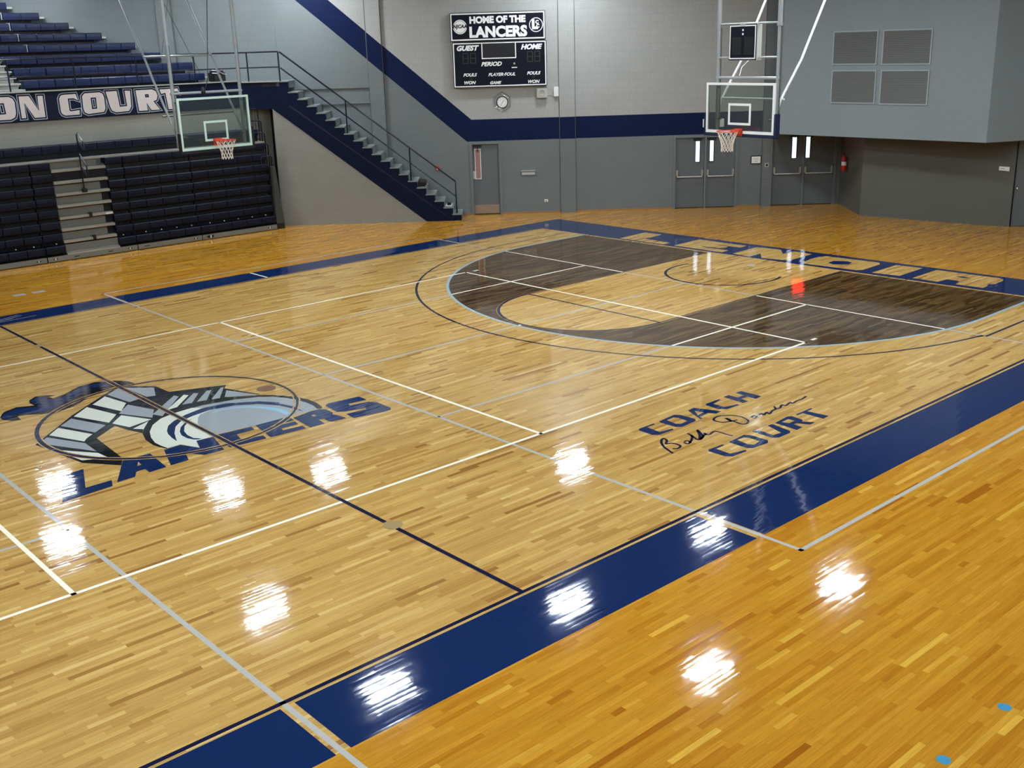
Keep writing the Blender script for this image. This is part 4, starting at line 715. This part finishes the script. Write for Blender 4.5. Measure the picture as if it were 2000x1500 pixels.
build('brace_tie', MB().tube([SP(-.87,-1.45,4.95),SP(.86,-1.45,4.95)], .024), 'post_grey', s_, smooth=True)
build('brace_tie', MB().tube([SP(-1.0,-.62,3.62),SP(.86,-.62,3.62)], .018), 'post_dark', s_, smooth=True)
build('lift_cable', MB().tube([SP(-.10,-.2,4.13),SP(.05,-.25,4.4),SP(.45,-.3,H)], .010, 6).tube([SP(.55,-1.5,4.5),SP(-.9,-1.5,H)], .006, 5).tube([SP(-.35,-1.6,5.0),SP(.35,-1.6,H)], .005, 5), 'black', s_, smooth=True)
build('winch_block', MB().lathe(SP(-.12,-.2,4.05),(0,0,1),[(.03,0),(.05,.04),(.05,.12),(.025,.2)],10), 'black', s_, smooth=True)
m_, MP = hoop(13.625, .212, 2.97, -1.5893, 1.83, 1.07, 'main glass basketball goal with white frame and orange rim at the baseline', 'white_paint', 3.05, (-.68,.90), .10, [(0,3.40),(.12,3.67),(.80,4.48),(1.58,5.72),(2.8,H)])
build('brace_tie', MB().tube([MP(-.68,-.25,3.70),MP(.98,-.25,3.70)], .022), 'white_paint', m_, smooth=True)
for z in (4.56, 5.25): build('cross_bar', MB().tube([MP(-.68,-.10,z),MP(.90,-.10,z)], .020), 'post_grey', m_, smooth=True)
build('lift_chain', MB().tube([MP(-.1,-.1,4.18),MP(-.2,-.3,4.35),MP(-.28,-.75,4.55)], .008, 6), 'post_grey', m_)
sk = empty('shot_clock', MP(.02,-.03,4.52), 'navy shot clock with white border hung above the main basket', 'shot clock')
def mbx(mb, u0, u1, n0, n1, z0, z1): return mb.hexa([MP(u0,n0,z0),MP(u1,n0,z0),MP(u1,n1,z0),MP(u0,n1,z0),MP(u0,n0,z1),MP(u1,n0,z1),MP(u1,n1,z1),MP(u0,n1,z1)])
cu_ = .015
build('case', mbx(MB(),-.355,.385,-.20,-.03,4.50,5.25), 'plastic_grey', sk, bevel=.006)
build('face', mbx(MB(),-.345,.375,-.03,-.022,4.51,5.24), 'board_navy', sk)
mb = MB()
for q in ((-.33,.36,4.53,4.555),(-.33,.36,5.195,5.22),(-.33,-.305,4.555,5.195),(.335,.36,4.555,5.195)): mbx(mb,q[0],q[1],-.022,-.017,q[2],q[3])
build('border', mb, 'white_paint', sk)
for z in (5.04,5.12): build('indicator', MB().lathe(MP(.02,-.021,z), MP(0,1,0)-MP(0,0,0), [(.022,0),(.022,.006),(0,.008)], 12), 'white_paint', sk)
build('digit_panel', mbx(mbx(MB(),-.26,-.02,-.021,-.019,4.62,4.98),.06,.30,-.021,-.019,4.62,4.98), 'board_black', sk)
build('hanger', mbx(MB(),-.06,.08,-.022,-.012,5.20,5.235), 'plastic_grey', sk)

# ---------------------------------------------------------------- scoreboard
SO = .17
def wt(body, size, s, z, shear=.28, bold=.008, off=SO+.012, align='CENTER', sx=1.0):
    tz = -.0  # lettering follows the board
    return text(body, size, lambda a, b: Wp(s+a, off, z+b), shear, bold, align, sx)
sb = empty('scoreboard', Wp(.93,.08,3.78), 'navy scoreboard reading HOME OF THE LANCERS on the pale wall', 'scoreboard')
build('cabinet', MB().wbox(-.42,2.33,.01,SO,3.78,5.06), 'board_black', sb, bevel=.01)
build('sign_cabinet', MB().wbox(-.46,2.31,.01,SO,5.09,5.88), 'board_black', sb, bevel=.01)
build('face', MB().wbox(-.39,2.30,SO,SO+.006,3.81,5.03), 'board_navy', sb); build('sign_face', MB().wbox(-.43,2.28,SO,SO+.006,5.12,5.85), 'board_navy', sb)
def border(s0, s1, z0, z1, w_=.03, off=SO+.006):
    m = MB()
    for q in ((s0,s1,z0,z0+w_),(s0,s1,z1-w_,z1),(s0,s0+w_,z0+w_,z1-w_),(s1-w_,s1,z0+w_,z1-w_)): m.wbox(q[0],q[1],off,off+.006,q[2],q[3])
    return m
build('border', border(-.40,2.31,3.80,5.04), 'letter_white', sb); build('sign_border', border(-.44,2.29,5.11,5.86,.035), 'letter_white', sb)
build('clock_window', MB().wbox(.45,1.42,SO+.006,SO+.01,4.62,5.01), 'board_black', sb); build('clock_border', border(.43,1.44,4.58,5.04,.028), 'letter_white', sb)
for body, size, s, z, sh, bd in [('HOME OF THE',.25,.92,5.66,0,.014),('LANCERS',.40,.93,5.32,0,.020),('GUEST',.19,-.0,4.89,.3,.010),('HOME',.19,1.87,4.88,.3,.010),('PERIOD',.16,.70,4.43,.3,.006),('FOULS',.12,.06,4.14,.3,.005),('FOULS',.12,1.93,4.14,.3,.005),('PLAYER\u00b7FOUL',.12,1.0,4.13,.3,.004),('WON',.12,.04,3.92,.3,.005),('WON',.12,1.92,3.90,.3,.005),('GAME',.11,.80,3.90,.3,.005)]:
    v, f = wt(body, size, s, z, sh, bd, sx=1.08 if sh else 1.0); build('sign_lettering' if z > 5.1 else 'caption', MB().add(v, f), 'letter_white', sb)
def digit(s, z, w_, h_, t_=.022):
    for q in ((s,s+w_,z+h_-t_,z+h_),(s,s+w_,z+h_/2-t_/2,z+h_/2+t_/2),(s,s+w_,z,z+t_),(s,s+t_,z,z+h_),(s+w_-t_,s+w_,z,z+h_)): dg.wbox(q[0],q[1],SO+.006,SO+.010,q[2],q[3])
for s in (-.13,.09,1.76,1.97):
    dg = MB(); digit(s,4.46,.17,.30); build('score_digit', dg, 'digit', sb)
for s_q in (.05, 1.90):
    dg = MB(); digit(s_q,4.0,.08,.09,.012); build('small_digit', dg, 'digit', sb)
build('horn', MB().lathe(Wp(1.38,SO+.006,4.43), (WN[0],WN[1],0), [(.028,0),(.028,.01),(0,.012)], 12), 'plastic_grey', sb); build('maker_plate', MB().wbox(1.30,1.46,SO+.006,SO+.012,4.305,4.33), 'letter_white', sb)
# round emblems on the sign
def disc(s, z, r, off, mat, nm, r0=0):
    pts = arcpts(s, z, r, 0, 2*PI, 40)[:-1]; pl = [pts]+([arcpts(s, z, r0, 0, 2*PI, 40)[:-1]] if r0 else [])
    v, f = fill(pl, lambda a, b: Wp(a, off, b)); return build(nm, MB().add(v, f), mat, sb)
disc(-.17,5.49,.20,SO+.008,'letter_white','round_emblem'); disc(-.17,5.49,.175,SO+.0085,'board_navy','emblem_ring',.165)
v, f = wt('NJCAA', .135, -.17, 5.50, .15, .005, SO+.010, sx=1.0); build('emblem_lettering', MB().add(v, f), 'board_navy', sb)
disc(2.04,5.49,.20,SO+.008,'letter_white','round_emblem',.18)
v, f = wt('L', .34, 2.00, 5.49, 0, .022, SO+.010); build('emblem_lettering', MB().add(v, f), 'letter_white', sb)
v, f = wt('C', .13, 2.07, 5.56, 0, .008, SO+.012); build('emblem_lettering', MB().add(v, f), 'letter_white', sb)
v, f = wt('C', .13, 2.09, 5.45, 0, .008, SO+.012); build('emblem_lettering', MB().add(v, f), 'letter_white', sb)

# ---------------------------------------------------------------- wall things
ck = empty('wall_clock', Wp(.99,.01,3.33), 'round white wall clock behind a wire guard under the scoreboard', 'clock')
nW = (WN[0],WN[1],0)
build('case', MB().lathe(Wp(.99,0,3.33), nW, [(.175,0),(.175,.04),(.155,.05),(.15,.045)], 32), 'black', ck); build('dial', MB().lathe(Wp(.99,.044,3.33), nW, [(.15,0),(.15,.004),(0,.004)], 32), 'white_paint', ck)
mk = MB()
for i in range(12):
    a = 2*PI*i/12; c_, s2 = math.cos(a), math.sin(a)
    mk.tube([Wp(.99+.115*c_,.050,3.33+.115*s2),Wp(.99+.138*c_,.050,3.33+.138*s2)], .005, 4)
build('hour_mark', mk, 'black', ck); build('hands', MB().tube([Wp(.99,.052,3.33),Wp(1.04,.052,3.38)], .006, 5).tube([Wp(.99,.052,3.33),Wp(.955,.052,3.235)], .005, 5), 'black', ck)
gd = MB(); hx = [(.99+.27*math.cos(PI/6+PI/3*i), 3.34+.29*math.sin(PI/6+PI/3*i)) for i in range(6)]
for r, o_ in ((1,.01),(.80,.09)): gd.tube([Wp(.99+(a-.99)*r,o_,3.34+(b-3.34)*r) for a,b in hx], .007, 6, True)
for a, b in hx: gd.tube([Wp(a,.01,b),Wp(.99+(a-.99)*.8,.09,3.34+(b-3.34)*.8)], .006, 5)
build('wire_guard', gd, 'steel', ck)
sp_ = empty('speaker', Wp(2.17,.01,3.57), 'square beige wall speaker below the right corner of the scoreboard', 'speaker')
build('cabinet', MB().wbox(2.02,2.33,.0,.13,3.42,3.71), 'plastic_grey', sp_, bevel=.012); build('grille', MB().lathe(Wp(2.175,.13,3.57), nW, [(.095,0),(.09,.012),(.03,.006),(0,.008)], 24), 'aluminium', sp_); build('cable', MB().tube([Wp(2.33,.02,3.50),Wp(2.45,.02,3.52),Wp(2.55,.02,3.43),Wp(2.60,.02,3.36)], .006, 5), 'plastic_grey', sp_)
tag(build('junction_box', MB().wbox(2.53,2.67,.0,.08,3.45,3.73), 'white_paint', None, Wp(2.6,0,3.45), bevel=.01), 'small white upright box on the wall right of the speaker', 'box')
pq = tag(build('plaque', MB().wbox(1.49,1.94,.0,.02,1.15,1.31), 'frame_grey', None, Wp(1.7,0,1.15), bevel=.004), 'small grey wall plaque right of the single door', 'plaque'); build('plate', MB().wbox(1.52,1.91,.02,.024,1.175,1.245), 'plastic_grey', pq); build('rim', MB().wbox(1.5,1.93,.02,.03,1.285,1.305), 'plastic_grey', pq)
ot = tag(build('wall_outlet', MB().wbox(2.185,2.295,.0,.012,.335,.415), 'white_paint', None, Wp(2.24,0,.33), bevel=.004), 'small white wall outlet low on the grey wall', 'outlet'); build('socket', MB().wbox(2.225,2.255,.012,.015,.345,.38), 'black', ot)
fa = tag(build('fire_alarm', MB().wbox(-1.10,-.97,.0,.05,1.39,1.52), 'red', None, Wp(-1.03,0,1.39), bevel=.006), 'small red fire alarm pull behind the stair rail', 'fire alarm'); build('handle', MB().wbox(-1.06,-1.01,.05,.06,1.41,1.46), 'white_paint', fa)
sg_ = tag(build('notice', MB().wbox(8.46,8.78,.0,.02,1.28,1.53), 'board_black', None, Wp(8.6,0,1.28)), 'framed white notice on the wall between the double doors', 'notice'); build('paper', MB().wbox(8.485,8.755,.02,.023,1.305,1.505), 'paper', sg_); build('print', MB().wbox(8.58,8.66,.0232,.0236,1.34,1.36).wbox(8.56,8.68,.0232,.0236,1.40,1.41).wbox(8.54,8.70,.0232,.0236,1.44,1.45), 'plastic_grey', sg_)
bt = tag(build('wall_button', MB().wbox(8.87,8.99,.10,.12,1.19,1.31), 'plastic_grey', None, Wp(8.93,.1,1.19), bevel=.004), 'small metal plate with black button left of the shaded double doors', 'button'); build('button', MB().lathe(Wp(8.93,.12,1.25), nW, [(.035,0),(.03,.012),(0,.014)], 16), 'black', bt)
for s_a, lb in ((7.04,'left'),(7.55,'right')):
    xx = empty('emergency_light', Wp(s_a,.0,2.45), f'white emergency lamp box on the navy band, {lb} one of the pair by the backboard', 'emergency light', 'emergency lamps over the doors')
    build('case', MB().wbox(s_a-.06,s_a+.06,.0,.08,2.42,2.66), 'white_paint', xx, bevel=.01); build('lens', MB().wbox(s_a-.045,s_a+.045,.08,.09,2.55,2.64), 'paper', xx)
ex_ = empty('exit_sign', Wp(10.05,0,2.38), 'glowing red EXIT sign above the shaded double doors', 'exit sign')
build('case', MB().wbox(9.88,10.26,.0,.06,2.38,2.70), 'board_black', ex_); v, f = wt('EXIT', .26, 10.07, 2.54, 0, .016, .066, sx=.62); build('exit_lettering', MB().add(v, f), 'exit_red', ex_)
build('light_strip', MB().wbox(9.88,10.26,.061,.064,2.385,2.41).wbox(9.88,10.26,.061,.064,2.67,2.695), 'exit_red', ex_)
# extinguisher
de = (E1-E0).normalized(); ne = Vector((de.y,-de.x,0)); ne = ne if ne.dot(Vector((-6,-14,0))-E0) > 0 else -ne
pe = E0+de*.80+ne*.11
fe = empty('fire_extinguisher', pe+Vector((0,0,1.08)), 'red fire extinguisher with white label hanging on the short alcove wall', 'fire extinguisher')
build('tank', MB().lathe(pe+Vector((0,0,1.08)), (0,0,1), [(.068,0),(.074,.02),(.074,.36),(.06,.42),(.03,.45),(.03,.47)], 20), 'red', fe, smooth=True)
build('label_band', MB().lathe(pe+Vector((0,0,1.25)), (0,0,1), [(.0755,0),(.0755,.11)], 20), 'paper', fe)
build('valve', MB().lathe(pe+Vector((0,0,1.54)), (0,0,1), [(.022,0),(.022,.04),(0,.05)], 10).tube([pe+Vector((0,0,1.58)),pe+ne*.08+Vector((0,0,1.61))], .012), 'black', fe); build('hose', MB().tube([pe+Vector((0,0,1.56)),pe-de*.09+Vector((0,0,1.5)),pe-de*.115+Vector((0,0,1.35)),pe-de*.11+Vector((0,0,1.22))], .012), 'black', fe, smooth=True)
ds = (E3-E2).normalized(); ns = Vector((ds.y,-ds.x,0)); ns = ns if ns.dot(Vector((-6,-14,0))-E2) > 0 else -ns
rs = E2+ds*.30; o = build('door_sign', MB().prism([rs+Vector((0,0,1.46)),rs+ds*.25+Vector((0,0,1.44)),rs+ds*.25+Vector((0,0,1.55)),rs+Vector((0,0,1.56))], ns*.012), 'paper', None, rs+Vector((0,0,1.46))); tag(o, 'small white sign on the narrow wall left of the dark right-hand door', 'sign')
build('print', MB().prism([rs+ns*.0125+ds*.04+Vector((0,0,1.49)),rs+ns*.0125+ds*.14+Vector((0,0,1.485)),rs+ns*.0125+ds*.14+Vector((0,0,1.51)),rs+ns*.0125+ds*.04+Vector((0,0,1.515))], ns*.0005), 'plastic_grey', o)
# louvred vents of the booth
db = (B1-B2).normalized(); nb_ = Vector((db.y,-db.x,0)); nb_ = nb_ if nb_.dot(Vector((-6,-14,0))-B2) > 0 else -nb_
for a, b, z0, z1, lb in [(3.12,4.36,4.20,5.01,'upper left'),(1.64,2.92,4.19,5.01,'upper right'),(3.10,4.35,3.19,4.0,'lower left'),(1.64,2.91,3.18,4.0,'lower right')]:
    Q = lambda u, n, z: Vector((B2.x,B2.y,0))+db*u+nb_*n+Vector((0,0,z))
    def vb(mb, u0, u1, n0, n1, z0_, z1_): return mb.hexa([Q(u0,n0,z0_),Q(u1,n0,z0_),Q(u1,n1,z0_),Q(u0,n1,z0_),Q(u0,n0,z1_),Q(u1,n0,z1_),Q(u1,n1,z1_),Q(u0,n1,z1_)])
    v_ = empty('wall_vent', Q((a+b)/2,0,z0), f'rectangular grey louvred vent on the booth wall, {lb} of the four', 'vent', 'louvred vents of the booth')
    build('backing', vb(MB(),a,b,.0,.006,z0,z1), 'shadow_black', v_)
    mb = MB()
    for q in ((a-.03,b+.03,z0-.03,z0),(a-.03,b+.03,z1,z1+.03),(a-.03,a,z0,z1),(b,b+.03,z0,z1)): vb(mb,q[0],q[1],0,.03,q[2],q[3])
    build('vent_frame', mb, 'vent_edge', v_)
    mb = MB(); n_ = 18
    for i in range(n_):
        z = z0+(z1-z0)*i/n_; dz = (z1-z0)/n_
        mb.hexa([Q(a,.022,z),Q(b,.022,z),Q(b,.026,z),Q(a,.026,z),Q(a,.008,z+dz*.92),Q(b,.008,z+dz*.92),Q(b,.012,z+dz*.92),Q(a,.012,z+dz*.92)])
    build('louvre_blades', mb, 'louver', v_)
# things left on the stairs
o = build('bag', MB().prism([Wp(-1.36,.25,.0+1.015),Wp(-1.36,.78,1.015),Wp(-1.36,.80,1.12),Wp(-1.36,.5,1.20),Wp(-1.36,.24,1.16)], Vector((WD[0],WD[1],0))*-.24), 'bag', None, Wp(-1.48,.5,1.014), bevel=.03)
tag(o, 'dark brown bag lying on a middle step of the stairs', 'bag')
o = empty('tape_roll', Wp(-.60,.55,.406), 'black roll on a white sheet on a low step of the stairs', 'tape roll')
build('sheet', MB().wbox(-.80,-.62,.35,.80,.407,.415), 'paper', o); build('roll', MB().lathe(Wp(-.70,.6,.415), (0,0,1), [(.06,0),(.06,.07),(.03,.07),(.03,.0)], 16), 'black', o)

# ---------------------------------------------------------------- lamps
for i, (x, y) in enumerate(LAMPS):
    l_ = empty('high_bay_lamp', (x,y,LAMP_Z), 'white rectangular high-bay lamp hanging above the court, some mirrored in the floor, others added unseen to brighten it', 'lamp', 'high-bay lamps under the ceiling')
    build('light_panel', MB().box(x-.42,x+.42,y-.26,y+.26,LAMP_Z,LAMP_Z+.01), 'lamp_panel', l_)
    build('lamp_housing', MB().box(x-.45,x+.45,y-.29,y+.29,LAMP_Z+.011,LAMP_Z+.09), 'white_paint', l_)
    build('suspension', MB().tube([(x,y,LAMP_Z+.09),(x,y,H-.03)], .01, 6), 'steel', l_)
